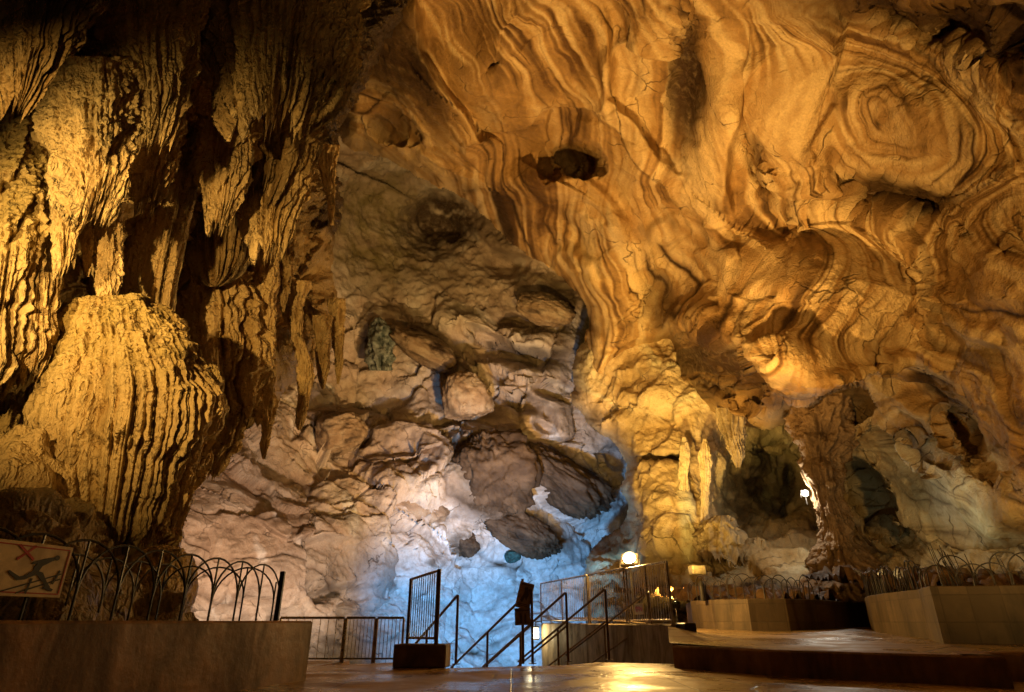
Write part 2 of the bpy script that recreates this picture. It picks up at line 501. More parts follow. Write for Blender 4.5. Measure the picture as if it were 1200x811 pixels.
# ------------------------------------------------------------------ the cave shell
def feat_val(f, x, y):
    cx, cy, sg, kind, a = f[:5]
    if kind == 'l':            # bands run along direction a
        L = math.hypot(*a); return ((x - cx) * a[1] - (y - cy) * a[0]) / L
    t = math.radians(a[4]); ex = x - a[0]; ey = y - a[1]   # rings round a[0],a[1], stretched a[2],a[3], turned a[4]
    u = (ex * math.cos(t) + ey * math.sin(t)) / a[2]; q = (-ex * math.sin(t) + ey * math.cos(t)) / a[3]
    return np.sqrt(u * u + q * q + .02) * (a[2] + a[3]) / 2

def strata(X, Y, feats, seed=0.0, warp=(13, 4.5)):
    """one continuous bedding coordinate that follows the directions listed in feats"""
    Q = np.stack([X / 85, Y / 85, np.full_like(X, seed + 3.3)], -1)
    Q2 = np.stack([X / 26, Y / 26, np.full_like(X, seed + 7.1)], -1)
    wx = X + warp[0] * fbm(Q, 2) * 1.6 + warp[1] * fbm(Q2, 2)
    wy = Y + warp[0] * fbm(Q + 31.7, 2) * 1.6 + warp[1] * fbm(Q2 + 31.7, 2)
    n = len(feats); sg = np.ones(n); W = np.zeros((n, n)); MX = np.zeros((n, n)); MY = MX.copy(); V = MX.copy(); G = np.zeros((n, n, 2))
    for i, f in enumerate(feats):
        for j, h in enumerate(feats):
            if i == j: continue
            mx = (f[0] + h[0]) / 2; my = (f[1] + h[1]) / 2
            W[i, j] = math.exp(-((f[0] - h[0]) ** 2 + (f[1] - h[1]) ** 2) / (.9 * (f[2] + h[2])) ** 2)
            V[i, j] = feat_val(f, mx, my)
            G[i, j] = (feat_val(f, mx + 1, my) - V[i, j], feat_val(f, mx, my + 1) - V[i, j])
    for _ in range(6):          # neighbours should climb the same way
        for i in range(n):
            if sum(W[i, j] * sg[i] * sg[j] * (G[i, j] @ G[j, i]) for j in range(n)) < 0: sg[i] = -sg[i]
    A = np.diag(W.sum(1) + 1e-4) - W                 # offsets that make the pieces meet
    b = (W * (sg[None, :] * V.T - sg[:, None] * V)).sum(1)
    off = np.linalg.solve(A, b)
    num = 0; den = 1e-12
    for i, f in enumerate(feats):
        d2 = (wx - f[0]) ** 2 + (wy - f[1]) ** 2
        w = np.exp(-d2 / (f[2] * f[2])) + 1e-6 / (1 + d2 / 3e3) ** 2
        num = num + w * (sg[i] * feat_val(f, wx, wy) + off[i]); den = den + w
    return num / den

def stripe(s, X, Y, lam=(70, 26, 11, 5), amp=(.5, .8, .8, .6), along=170, seed=0):
    r = 0; t = 0
    for l, a in zip(lam, amp):
        r = r + a * noise(np.stack([s / l, X / along + seed, Y / along + l], -1)); t += a
    return r / t * 1.35

def stripe_lines(s, X, Y, lam=26, seed=5.0, sharp=9):
    n = noise(np.stack([s / lam, X / 190 + seed, Y / 190], -1))
    return np.power(np.clip(1 - np.abs(n) * 2.2, 0, 1), sharp)

def rim(sd, w, curl):
    t = 1 - np.clip(sd / w, 0, 1)
    return curl * (1 - np.sqrt(np.clip(1 - t * t, 0, 1)))

def pits(X, Y, lst):
    r = 0
    for (cx, cy, rx, ry, ang, dep, pw) in lst:
        r = r + dep * bump(X, Y, cx, cy, rx, ry, ang, pw)
    return r

def creases(X, Y, lst):
    """ledges: rock bulges on the right-hand side of the line and falls away sharply across it"""
    r = 0
    for pts, w1, w2, h in lst:
        pts = np.array(pts, float)
        bb = (X > pts[:, 0].min() - 3 * w1) & (X < pts[:, 0].max() + 3 * w1) & (Y > pts[:, 1].min() - 3 * w1) & (Y < pts[:, 1].max() + 3 * w1)
        z = np.zeros_like(X)
        if bb.any():
            d = poly_sd(pts, X[bb], Y[bb], closed=False)
            # fade at both ends
            e0 = np.hypot(X[bb] - pts[0, 0], Y[bb] - pts[0, 1]); e1 = np.hypot(X[bb] - pts[-1, 0], Y[bb] - pts[-1, 1])
            L = np.hypot(*(pts[1:] - pts[:-1]).T).sum()
            fd = sstep(0, .22 * L, e0) * sstep(0, .22 * L, e1)
            z[bb] = h * fd * np.where(d > 0, np.exp(-(d / w1) ** 2), np.exp(-(d / w2) ** 2))
        r = r + z
    return r

# ---- big banded ceiling that comes down as the right wall
CEIL_RIM = smooth_poly([(330, -420), (400, -60), (398, 110), (396, 170), (430, 178), (466, 190), (500, 216), (540, 228), (572, 252), (598, 286), (628, 300), (658, 318), (684, 346),
    (694, 372), (684, 400), (688, 436), (706, 452), (742, 424), (772, 404), (786, 398), (788, 436), (812, 462), (836, 484), (868, 500), (900, 508), (934, 492), (962, 500), (974, 522), (978, 556),
    (986, 592), (1008, 632), (1030, 664), (1078, 676), (1120, 664), (1160, 650), (1230, 640), (1400, 690), (1640, 760), (1700, 200), (1600, -420)], 2)
CEIL_D = [(330, -420, 17), (600, -400, 14), (900, -400, 11), (1300, -400, 9), (1650, -400, 9), (1650, 200, 10), (1650, 700, 11),
    (400, -100, 20), (600, -100, 17), (800, -100, 16), (1000, -100, 14.5), (1300, -100, 12), (480, 50, 22), (600, 50, 21), (800, 50, 19), (1000, 50, 18), (1200, 50, 15),
    (420, 150, 26), (560, 180, 25.5), (700, 180, 23), (850, 180, 21), (1000, 180, 19.5), (1200, 180, 16.5), (620, 300, 29), (700, 300, 27), (800, 300, 25), (950, 300, 20.5), (1100, 300, 18.5), (1250, 300, 15.5),
    (690, 400, 29), (745, 410, 28), (800, 400, 23.5), (880, 450, 20.5), (950, 470, 21), (1050, 450, 20), (1200, 450, 16.5), (1000, 560, 23), (1060, 620, 22.5), (1120, 560, 19.5), (1120, 640, 20.5), (1200, 600, 17), (1400, 600, 14)]
CEIL_F = [(560, 80, 90, 'l', (.44, .9)), (650, 70, 80, 'l', (.55, .83)), (690, 150, 60, 'l', (.4, .9)), (450, 115, 60, 'l', (1, .38)), (520, 165, 50, 'l', (.85, .6)), (590, 235, 60, 'l', (.48, .88)), (640, 320, 60, 'l', (.55, .85)),
    (745, 60, 60, 'l', (.12, 1)), (720, 150, 50, 'l', (.5, .9)), (805, 90, 60, 'l', (-.22, 1)), (840, 130, 60, 'l', (-.2, 1)), (860, 220, 50, 'l', (-.3, 1)), (930, 110, 60, 'l', (-.2, 1)), (925, 230, 50, 'l', (-.25, 1)),
    (1065, 140, 95, 'r', (1040, 135, 125, 62, 26)), (1160, 130, 70, 'r', (1040, 140, 125, 70, 24)), (1040, 225, 60, 'l', (1, .1)), (1090, 30, 70, 'l', (1, .7)), (1180, 60, 70, 'l', (.8, .8)),
    (955, 350, 105, 'r', (888, 282, 100, 100, 0)), (1010, 310, 80, 'r', (892, 288, 100, 100, 0)), (1110, 345, 55, 'l', (.35, 1)), (1180, 300, 60, 'l', (1, .45)), (1170, 390, 70, 'l', (1, .3)),
    (1110, 440, 60, 'l', (1, .62)), (1060, 450, 50, 'l', (1, -.15)), (1180, 480, 70, 'l', (.6, .8)), (760, 245, 55, 'l', (.6, .8)), (810, 290, 60, 'l', (1, .5)), (760, 330, 50, 'l', (.7, .7)), (720, 360, 50, 'l', (.6, .8)),
    (725, 425, 45, 'l', (.16, 1)), (830, 430, 60, 'l', (1, .62)), (900, 470, 60, 'r', (905, 380, 110, 80, 10)), (985, 480, 50, 'l', (1, -.75)), (1080, 560, 80, 'l', (.75, .65)), (1160, 580, 80, 'l', (.9, .5)), (1020, 600, 60, 'l', (.5, .85))]

def ceil_fun(X, Y):
    base = rbf(CEIL_D, X, Y, .004)
    w1 = fbm(np.stack([X / 60, Y / 60, 0 * X + 2], -1), 3)
    w2 = fbm(np.stack([X / 15, Y / 15, 0 * X + 9], -1), 3)
    sd = poly_sd(CEIL_RIM, X, Y) + 7 * w1 + 4 * w2
    s = strata(X, Y, CEIL_F, 0.0)
    far = sstep(0, 60, sd)
    d = base
    # hollows, folds and ledges read off the photograph (metres, away from the camera)
    Xw = X + 12 * w1 + 6 * w2; Yw = Y + 12 * fbm(np.stack([X / 55, Y / 55, 0 * X + 12], -1), 3) + 6 * fbm(np.stack([X / 14, Y / 14, 0 * X + 19], -1), 2)
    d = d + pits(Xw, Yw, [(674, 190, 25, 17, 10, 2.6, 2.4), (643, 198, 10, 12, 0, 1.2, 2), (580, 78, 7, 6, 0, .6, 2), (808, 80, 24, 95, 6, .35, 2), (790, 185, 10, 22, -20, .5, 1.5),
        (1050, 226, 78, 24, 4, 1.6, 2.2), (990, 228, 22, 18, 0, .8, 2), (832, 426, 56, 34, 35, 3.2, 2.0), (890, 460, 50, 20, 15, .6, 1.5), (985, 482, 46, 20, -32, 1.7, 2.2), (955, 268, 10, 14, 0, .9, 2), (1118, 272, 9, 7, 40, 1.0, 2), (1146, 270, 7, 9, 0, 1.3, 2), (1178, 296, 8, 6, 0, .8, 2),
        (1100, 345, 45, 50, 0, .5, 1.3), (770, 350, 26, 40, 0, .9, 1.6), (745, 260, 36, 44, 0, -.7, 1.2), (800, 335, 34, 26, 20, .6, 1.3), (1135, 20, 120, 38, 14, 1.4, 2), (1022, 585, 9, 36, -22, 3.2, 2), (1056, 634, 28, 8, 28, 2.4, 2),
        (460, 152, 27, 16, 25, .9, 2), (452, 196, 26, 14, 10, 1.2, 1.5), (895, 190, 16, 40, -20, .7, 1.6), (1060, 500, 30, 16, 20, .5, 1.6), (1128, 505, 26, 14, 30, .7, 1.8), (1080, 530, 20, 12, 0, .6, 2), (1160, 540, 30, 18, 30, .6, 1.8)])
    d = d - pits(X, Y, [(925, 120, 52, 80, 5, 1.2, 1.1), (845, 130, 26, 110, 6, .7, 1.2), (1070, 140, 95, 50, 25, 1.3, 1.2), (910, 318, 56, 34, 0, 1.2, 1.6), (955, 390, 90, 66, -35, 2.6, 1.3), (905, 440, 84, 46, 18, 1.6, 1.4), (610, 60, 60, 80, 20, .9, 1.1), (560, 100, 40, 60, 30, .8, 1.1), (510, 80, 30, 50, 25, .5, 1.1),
        (1180, 320, 60, 40, 20, 1.0, 1.3), (1120, 575, 60, 45, 20, 1.0, 1.2), (640, 330, 40, 26, 40, .8, 1.2), (715, 300, 38, 50, 20, .9, 1.2), (990, 610, 24, 44, -15, .8, 1.2), (760, 200, 40, 30, 20, .6, 1.2), (1010, 445, 70, 18, -12, 1.0, 1.3)])
    d0 = d
    d = d - creases(X, Y, [([(484, -40), (486, 20), (490, 66), (512, 100), (534, 130), (556, 160), (596, 182)], 70, 7, 1.7),
        ([(812, 200), (806, 150), (822, 60), (832, 20)][::-1], 40, 5, -.0),
        ([(700, 0), (712, 80), (708, 120), (742, 150), (775, 195), (800, 215)], 34, 6, .7),
        ([(884, 100), (868, 120), (852, 170), (850, 215), (862, 262)], 34, 5, .8),
        ([(972, 80), (984, 122), (962, 150), (950, 165), (944, 220), (936, 278)][::-1], 36, 8, .6),
        ([(1190, 150), (1192, 205), (1150, 226), (1118, 236), (1060, 214), (1010, 200), (968, 204)], 44, 6, 1.3),
        ([(870, 282), (862, 300), (862, 345), (900, 350)][::-1], 30, 14, .3),
        ([(1190, 404), (1150, 396), (1116, 378), (1068, 372)], 40, 6, .7),
        ([(1074, 436), (1020, 440), (986, 452), (956, 478), (930, 494)], 34, 5, 1.2),
        ([(760, 390), (784, 376), (800, 398), (832, 416), (866, 420)][::-1], 34, 8, .8),
        ([(600, 182), (640, 214), (676, 214), (704, 232), (726, 262), (732, 300)], 40, 7, .8),
        ([(1200, 640), (1130, 622), (1090, 590), (1052, 548), (1030, 530)], 50, 6, 1.0)])
    p = P(X, Y, d)
    big = fbm(p * .13, 3); bil = 1 - 2 * np.abs(noise(p * .19 + 5)) ; mid = fbm(p * .55 + 3, 3)
    st = stripe(s, X, Y); sf = stripe(s, X, Y, (13, 6, 3.6), (.8, .8, .5)); ln = stripe_lines(s, X, Y); ln2 = stripe_lines(s, X, Y, 11, 9.0, 7)
    lnm2 = sstep(-.05, .4, fbm(np.stack([X / 70, Y / 70, 0 * X + 14], -1), 3))
    lnm = sstep(-.15, .35, fbm(np.stack([X / 130, Y / 130, 0 * X + 4], -1), 3))
    smooth = np.clip(bump(X, Y, 925, 130, 60, 90) + bump(X, Y, 845, 120, 32, 110) + bump(X, Y, 910, 315, 55, 34, 0, 2) + .7 * bump(X, Y, 540, 100, 50, 70) + .6 * bump(X, Y, 1120, 575, 60, 40), 0, 1)
    k = 1 - .75 * smooth
    wp = p + 1.1 * np.stack([noise(p * .45 + 1), noise(p * .45 + 21), noise(p * .45 + 41)], -1)
    g1, id1, pl1 = cells(wp * .17); g2, id2, pl2 = cells(wp * .50 + 7); pl1 = pl1 * (.3 + .7 * sstep(0, .12, g1)); pl2 = pl2 * (.3 + .7 * sstep(0, .12, g2))
    sm_ = sstep(-.25, .30, fbm(np.stack([X / 110, Y / 110, 0 * X + 64], -1), 3))       # where the bedding shows
    hgt = .75 * big + .12 * mid + k * (.62 * pl1 + .15 * pl2 + (.012 * st + .024 * sf) * (.3 + .7 * sm_) - (.06 * ln * lnm + .05 * ln2 * lnm2) * (.3 + .7 * sm_))
    rg = ridged(p * 1.1 + 8, 4); rg2 = ridged(p * 3.2 + 18, 3); wv = worley(p * .8 + w1[..., None] * .6)
    hgt = hgt + (.07 * rg + .030 * rg2) * (1 - .7 * smooth) * (.5 + id1)
    # scalloped lower right and rough upper right
    low = np.clip(bump(X, Y, 1130, 490, 130, 60, 25, 2) + bump(X, Y, 1180, 30, 170, 60, 20, 2) + .8 * bump(X, Y, 880, 470, 90, 36, 15, 2), 0, 1)
    hgt = hgt - low * .12 * (1 - sstep(.1, .55, worley(p * .62 + .35 * mid[..., None])))
    hgt = hgt + low * (.12 * rg + .3 * pl2)
    e = rim(sd, 22, 4.0) + rim(sd, 100, .9)
    co = displace(P(X, Y, d + e), hgt * (.25 + .75 * sstep(-5, 30, sd)), P(X, Y, d0))
    shp = .20 * np.tanh(4.5 * st) + .42 * np.tanh(4.5 * sf)
    band = np.clip(.58 + shp * (.35 + .65 * sm_) - .5 * ln * lnm - .6 * ln2 * lnm2 + .25 * mid + .34 * (id1 - .5) + .16 * (id2 - .5), 0, 1) * (1 - .2 * low)
    band = np.maximum(band, smooth * (.62 + .25 * st))
    stain = np.clip(np.maximum(1.4 * ln * lnm, 1.0 * ln2 * lnm2) * k, 0, 1)
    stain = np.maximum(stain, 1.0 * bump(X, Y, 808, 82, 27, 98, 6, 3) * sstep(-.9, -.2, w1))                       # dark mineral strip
    stain = np.maximum(stain, np.clip(1.5 * bump(Xw, Yw, 1050, 228, 88, 29, 5, 3), 0, .97))  # underside of the fold: dark rock and its shade painted together
    stain = np.maximum(stain, 1.0 * bump(Xw, Yw, 836, 428, 74, 42, 35, 2.4) * sstep(-.9, -.1, w1 + .8 * sf))  # lobe underside: dark brown rock with its shade painted in
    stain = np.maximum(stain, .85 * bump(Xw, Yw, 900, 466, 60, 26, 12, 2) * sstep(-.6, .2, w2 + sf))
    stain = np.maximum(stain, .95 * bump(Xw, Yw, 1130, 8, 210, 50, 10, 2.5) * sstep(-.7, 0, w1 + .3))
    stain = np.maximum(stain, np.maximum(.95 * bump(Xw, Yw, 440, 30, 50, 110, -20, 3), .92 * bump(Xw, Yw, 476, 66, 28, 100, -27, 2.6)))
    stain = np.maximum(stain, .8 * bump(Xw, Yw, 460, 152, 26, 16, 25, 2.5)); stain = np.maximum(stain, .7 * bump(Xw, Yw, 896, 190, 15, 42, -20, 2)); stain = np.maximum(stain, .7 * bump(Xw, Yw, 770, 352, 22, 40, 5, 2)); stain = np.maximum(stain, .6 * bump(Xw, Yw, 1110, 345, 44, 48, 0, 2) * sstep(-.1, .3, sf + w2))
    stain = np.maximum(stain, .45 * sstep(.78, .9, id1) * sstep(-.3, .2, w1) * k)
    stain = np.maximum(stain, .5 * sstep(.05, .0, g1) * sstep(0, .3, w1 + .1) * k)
    stain = np.maximum(stain, .75 * bump(Xw, Yw, 672, 192, 24, 17, 10, 3))  # inside of the pit darkened, shade put into the colour
    stain = np.maximum(stain, .85 * bump(Xw, Yw, 985, 484, 48, 24, -32, 2.5))  # shadowed hollow, its shade painted dark
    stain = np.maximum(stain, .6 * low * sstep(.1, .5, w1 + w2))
    stain = np.maximum(stain, .7 * sstep(.14, .5, fbm(np.stack([s / 22, X / 260, Y / 260], -1), 4)) * sstep(-.2, .25, fbm(np.stack([X / 80, Y / 80, 0 * X + 45], -1), 2)) * k)
    stain = np.maximum(stain, .7 * sstep(.25, .6, fbm(np.stack([X / 12, Y / 14, s / 40], -1), 3)) * sstep(0, .4, fbm(np.stack([X / 90, Y / 90, 0 * X + 33], -1), 2)) * k)
    pale = np.clip(.9 * bump(X, Y, 1100, 590, 120, 62, 20, 1.6) * sstep(-.5, .4, w1 + .5 * st + .25), 0, 1)  # greenish-white lamplight on the lower right wall, painted pale
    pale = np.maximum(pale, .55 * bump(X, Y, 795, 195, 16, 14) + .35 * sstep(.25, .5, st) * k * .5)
    algae = .7 * bump(X, Y, 440, 225, 40, 40, 0, 1.5) + .5 * bump(X, Y, 1090, 600, 110, 60) * sstep(0, .4, w1)  # second patch is green lamplight painted on the rock
    # pale and green at the lower right stand in for the white-green lamp
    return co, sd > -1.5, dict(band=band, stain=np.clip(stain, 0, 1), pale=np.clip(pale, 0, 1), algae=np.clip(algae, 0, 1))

# ---- far wall: dark recess above, boulder slope lit blue and peach below
BACK_D = [(-300, -300, 22), (300, -300, 24), (800, -300, 30), (-300, 400, 24), (-300, 800, 22), (100, 800, 25), (300, 0, 30), (500, 0, 32), (420, 120, 36), (440, 200, 42), (400, 280, 42), (520, 255, 46), (640, 300, 43), (600, 200, 44), (480, 330, 43), (420, 360, 41), (560, 370, 41), (650, 380, 40),
    (220, 640, 25), (220, 540, 27), (300, 520, 31), (380, 470, 36), (400, 600, 30), (320, 640, 27), (450, 700, 29), (350, 720, 27), (550, 700, 33), (640, 640, 36), (700, 560, 40), (735, 590, 41), (760, 480, 42), (560, 480, 37), (640, 440, 38), (480, 400, 40), (480, 560, 33), (600, 560, 35),
    (500, 780, 31), (640, 780, 34), (560, 735, 33), (700, 700, 38), (800, 780, 38), (900, 500, 42), (900, 300, 40), (200, 760, 25)]
BACK_F = [(300, 600, 120, 'l', (1, .42)), (250, 560, 80, 'l', (1, .3)), (420, 600, 100, 'l', (1, .5)), (400, 480, 70, 'l', (1, -.5)), (560, 560, 80, 'l', (.8, .6)), (680, 600, 80, 'l', (1, -.6)), (560, 700, 90, 'l', (1, .12)), (640, 450, 80, 'l', (1, .25)), (440, 260, 90, 'l', (1, .2)), (570, 300, 90, 'l', (1, .5))]
def back_fun(X, Y):
    base = rbf(BACK_D, X, Y, .004)
    w1 = fbm(np.stack([X / 60, Y / 60, 0 * X + 52], -1), 3); w2 = fbm(np.stack([X / 16, Y / 16, 0 * X + 59], -1), 3)
    s = strata(X, Y, BACK_F, 40.0, (20, 7))
    d = base + pits(X, Y, [(515, 262, 46, 34, -10, 2.6, 1.5), (598, 318, 26, 16, 20, 1.8, 1.6), (660, 330, 22, 22, 0, 1.2, 1.5), (448, 232, 60, 40, 0, 1.2, 1.2), (612, 384, 26, 9, 8, 2.4, 2), (640, 350, 20, 12, 20, 1.0, 1.6),
        (600, 420, 54, 11, 6, 2.4, 2), (650, 458, 26, 9, 10, 1.6, 2), (620, 470, 34, 12, 25, 1.4, 2), (640, 496, 14, 14, 0, 1.2, 2), (570, 400, 26, 8, 20, 1.4, 2), (716, 535, 16, 18, 20, 2.0, 2), (460, 470, 24, 14, 20, 1.0, 1.6), (424, 515, 10, 12, 0, 1.0, 2),
        (395, 700, 40, 10, -6, .8, 1.4), (700, 575, 40, 18, 30, 1.0, 1.3)])
    d = d - .6 * pits(X, Y, [(650, 404, 42, 12, 6, 1.8, 1.3), (545, 385, 30, 14, 20, 1.6, 1.3), (500, 410, 44, 22, 30, 1.6, 1.4), (600, 455, 40, 14, 14, 1.4, 1.4), (450, 505, 34, 26, 30, 1.0, 1.3), (400, 500, 34, 26, 0, 1.0, 1.4),
        (480, 585, 56, 36, 20, 2.4, 1.5), (560, 555, 58, 52, 30, 3.2, 1.6), (650, 565, 64, 30, 38, 3.2, 1.6), (610, 620, 52, 24, 25, 2.2, 1.6), (545, 635, 22, 18, 0, 1.4, 1.6), (700, 590, 30, 22, 30, 1.4, 1.5), (655, 660, 26, 14, 20, .8, 1.5), (440, 640, 60, 30, 10, .8, 1.2), (300, 600, 80, 40, 15, .8, 1.2), (505, 660, 16, 8, 0, .6, 1.5), (640, 345, 40, 22, 30, 1.6, 1.5)])
    d = d - creases(X, Y, [([(692, 500), (660, 512), (606, 500), (560, 530), (520, 536)], 50, 8, 1.6), ([(745, 560), (700, 540), (660, 505), (610, 470)], 46, 8, 1.0), ([(420, 640), (370, 634), (320, 640), (280, 610)], 40, 6, .7), ([(420, 560), (380, 530), (330, 520)], 40, 6, .6), ([(700, 330), (640, 300), (600, 300), (560, 270), (500, 240)], 40, 8, 1.4)])
    p = P(X, Y, d)
    big = fbm(p * .12 + 40, 3); mid = fbm(p * .42 + 41, 4); rg = ridged(p * .5 + .5 * mid[..., None] + 42, 5)
    gp, cid, pl = cells(p * .22 + .30 * mid[..., None]); gq, cid2, plq = cells(p * .55 + .3 * mid[..., None] + 5)
    st = stripe(s, X, Y, seed=9); ln = stripe_lines(s, X, Y, 34, 15.0, 7)
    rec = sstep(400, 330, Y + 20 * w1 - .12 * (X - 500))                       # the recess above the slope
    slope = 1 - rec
    sm = np.clip(bump(X, Y, 600, 690, 130, 46, 0, 2) + .7 * bump(X, Y, 300, 600, 90, 60, 20, 2), 0, 1)
    hgt = .8 * big + .30 * mid + .26 * rg * (1 - .6 * sm) + slope * ((1.15 * pl + .40 * plq + .25 * np.clip(gp * 4, 0, 1)) * (1 - .55 * sm) + .12 * st - .14 * ln)
    hgt = hgt + .10 * ridged(p * 1.5 + 3, 4) * (.4 + 1.2 * cid) + rec * .25 * ridged(p * .8 + 77, 4)
    co = displace(p, hgt, P(X, Y, base))
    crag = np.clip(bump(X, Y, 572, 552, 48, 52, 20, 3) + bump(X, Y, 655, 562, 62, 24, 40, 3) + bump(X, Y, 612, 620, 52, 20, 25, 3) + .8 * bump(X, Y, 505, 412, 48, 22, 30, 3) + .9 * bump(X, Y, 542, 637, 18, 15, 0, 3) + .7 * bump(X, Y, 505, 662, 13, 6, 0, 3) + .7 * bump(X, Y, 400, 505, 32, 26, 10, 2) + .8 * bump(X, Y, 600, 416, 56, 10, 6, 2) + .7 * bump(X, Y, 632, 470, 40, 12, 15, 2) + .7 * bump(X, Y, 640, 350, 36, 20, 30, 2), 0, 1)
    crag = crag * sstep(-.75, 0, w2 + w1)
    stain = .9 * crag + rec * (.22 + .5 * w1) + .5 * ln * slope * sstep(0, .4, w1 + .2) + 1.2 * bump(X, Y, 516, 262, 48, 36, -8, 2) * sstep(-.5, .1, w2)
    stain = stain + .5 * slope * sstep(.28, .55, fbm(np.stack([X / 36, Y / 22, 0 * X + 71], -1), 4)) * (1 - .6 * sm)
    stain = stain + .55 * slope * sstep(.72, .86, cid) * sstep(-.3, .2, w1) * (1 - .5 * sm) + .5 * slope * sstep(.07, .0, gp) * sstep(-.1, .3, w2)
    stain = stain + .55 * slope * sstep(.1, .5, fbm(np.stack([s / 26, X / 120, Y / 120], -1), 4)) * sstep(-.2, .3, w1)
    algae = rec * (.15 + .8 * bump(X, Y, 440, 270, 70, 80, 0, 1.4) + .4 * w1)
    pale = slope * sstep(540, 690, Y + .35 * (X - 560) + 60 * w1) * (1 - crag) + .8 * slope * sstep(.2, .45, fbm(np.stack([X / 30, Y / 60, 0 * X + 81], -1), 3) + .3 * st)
    band = np.clip(.55 + .3 * st + .35 * mid + .2 * w2 - .25 * ln + .35 * (cid - .5), 0, 1)
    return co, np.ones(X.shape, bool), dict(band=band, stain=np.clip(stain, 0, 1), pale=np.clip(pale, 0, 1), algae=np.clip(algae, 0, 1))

# ---- bright flowstone wall at the right of the passage, with the alcove
LOW_RIM = smooth_poly([(668, 425), (672, 446), (668, 470), (684, 486), (700, 508), (724, 520), (736, 548), (728, 572), (742, 598), (722, 622), (696, 640), (684, 662), (686, 720), (690, 800), (900, 830), (1500, 830), (1600, 500), (1300, 380), (900, 330), (720, 340)], 2)
LOW_D = [(660, 400, 32), (700, 470, 29), (760, 460, 27), (840, 480, 27), (720, 600, 26.5), (690, 680, 25), (760, 560, 25), (760, 640, 23.5), (820, 600, 24), (860, 660, 23), (800, 690, 21), (900, 690, 21), (880, 560, 28), (920, 600, 28.5), (900, 510, 29), (950, 500, 31), (985, 475, 32), (1050, 520, 31), (960, 660, 23), (1020, 600, 29.5), (1040, 690, 21), (1100, 690, 19), (1200, 680, 18), (1200, 560, 22), (1300, 700, 16), (1500, 700, 15), (700, 800, 18), (900, 800, 17), (1200, 800, 14), (1500, 800, 13)]
def low_fun(X, Y):
    base = rbf(LOW_D, X, Y, .004)
    w1 = fbm(np.stack([X / 50, Y / 50, 0 * X + 102], -1), 3); w2 = fbm(np.stack([X / 14, Y / 14, 0 * X + 109], -1), 3)
    sd = poly_sd(LOW_RIM, X, Y) + 6 * w1 + 4 * w2
    d = base + pits(X, Y, [(905, 570, 38, 60, 0, 3.0, 2), (924, 575, 13, 34, 4, 2.5, 2), (775, 538, 26, 6, -4, 1.2, 2), (870, 520, 30, 16, 10, 1.2, 1.6), (862, 590, 16, 60, 0, 1.0, 2), (745, 480, 40, 10, 0, .5, 1.4), (700, 560, 16, 40, 0, .8, 1.5), (720, 625, 30, 14, -30, 1.0, 1.5), (760, 660, 60, 16, 0, .8, 1.3), (950, 570, 16, 60, 0, 1.2, 1.5)])
    d = d - .25 * pits(X, Y, [(800, 600, 9, 60, -4, .7, 1.2), (824, 590, 8, 50, -4, .8, 1.2), (780, 590, 14, 50, 0, .6, 1.2), (845, 560, 14, 60, 5, .9, 1.3), (760, 600, 34, 34, 20, .9, 1.4), (715, 470, 30, 20, 0, .7, 1.3), (800, 465, 40, 22, 10, .6, 1.3), (900, 660, 50, 22, -14, 1.6, 1.3), (930, 640, 26, 22, -30, 1.2, 1.3), (740, 520, 20, 20, 0, .8, 1.4), (880, 640, 30, 26, 0, .8, 1.2)])
    p = P(X, Y, d)
    pv = p * np.array([1.1, 1.1, .22])
    fl = ridged(pv + 61, 3); mid = fbm(p * .6 + 62, 4); big = fbm(p * .2 + 63, 2); rg = ridged(p * 1.3 + 64, 4)
    f1 = worley(p * .75 + .35 * mid[..., None]); gp, cid, pl = cells(p * .34 + .3 * mid[..., None]); gq, cidq, plq = cells(p * .8 + .3 * mid[..., None] + 3)
    vert = np.clip(bump(X, Y, 830, 590, 90, 70, 0, 2), 0, 1)
    s = strata(X, Y, [(760, 470, 80, 'l', (1, .15)), (720, 420, 50, 'l', (.2, 1)), (820, 600, 70, 'l', (.08, 1)), (900, 560, 60, 'r', (915, 580, 30, 60, 0)), (900, 660, 50, 'l', (1, -.35))], 90.0, (16, 6))
    st = stripe(s, X, Y, seed=29); ln = stripe_lines(s, X, Y, 20, 25.0, 7)
    hgt = .5 * big + .20 * mid + .13 * fl * (.35 + .65 * vert) + .12 * rg + (.50 * pl * (.3 + .7 * sstep(0, .12, gp))) * (1 - .6 * vert) + .14 * plq + .08 * st + .07 * ridged(p * 3 + 4, 3)
    e = rim(sd, 22, 4.0)
    co = displace(P(X, Y, d + e), hgt * (.3 + .7 * sstep(-4, 24, sd)), P(X, Y, d))
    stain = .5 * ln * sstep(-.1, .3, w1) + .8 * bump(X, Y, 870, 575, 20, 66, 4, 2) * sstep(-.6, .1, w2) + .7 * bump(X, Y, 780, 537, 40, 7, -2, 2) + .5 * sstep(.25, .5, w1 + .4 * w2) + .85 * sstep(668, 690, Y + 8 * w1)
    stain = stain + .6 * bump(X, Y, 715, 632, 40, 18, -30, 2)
    pale = .8 * bump(X, Y, 803, 595, 8, 70, -4, 2) + .5 * sstep(.1, .4, st)
    algae = .75 * bump(X, Y, 895, 560, 46, 70, 0, 2) * sstep(-.5, .1, w1 + .3) + .5 * bump(X, Y, 770, 660, 60, 18)
    band = np.clip(.62 + .3 * st + .25 * mid + .2 * fl - .2 * ln + .3 * (cid - .5), 0, 1)
    stain = stain + .5 * sstep(.06, .0, gp) * (1 - vert) * sstep(-.2, .3, w2)
    return co, sd > -1.5, dict(band=band, stain=np.clip(stain, 0, 1), pale=np.clip(pale, 0, 1), algae=np.clip(algae, 0, 1))

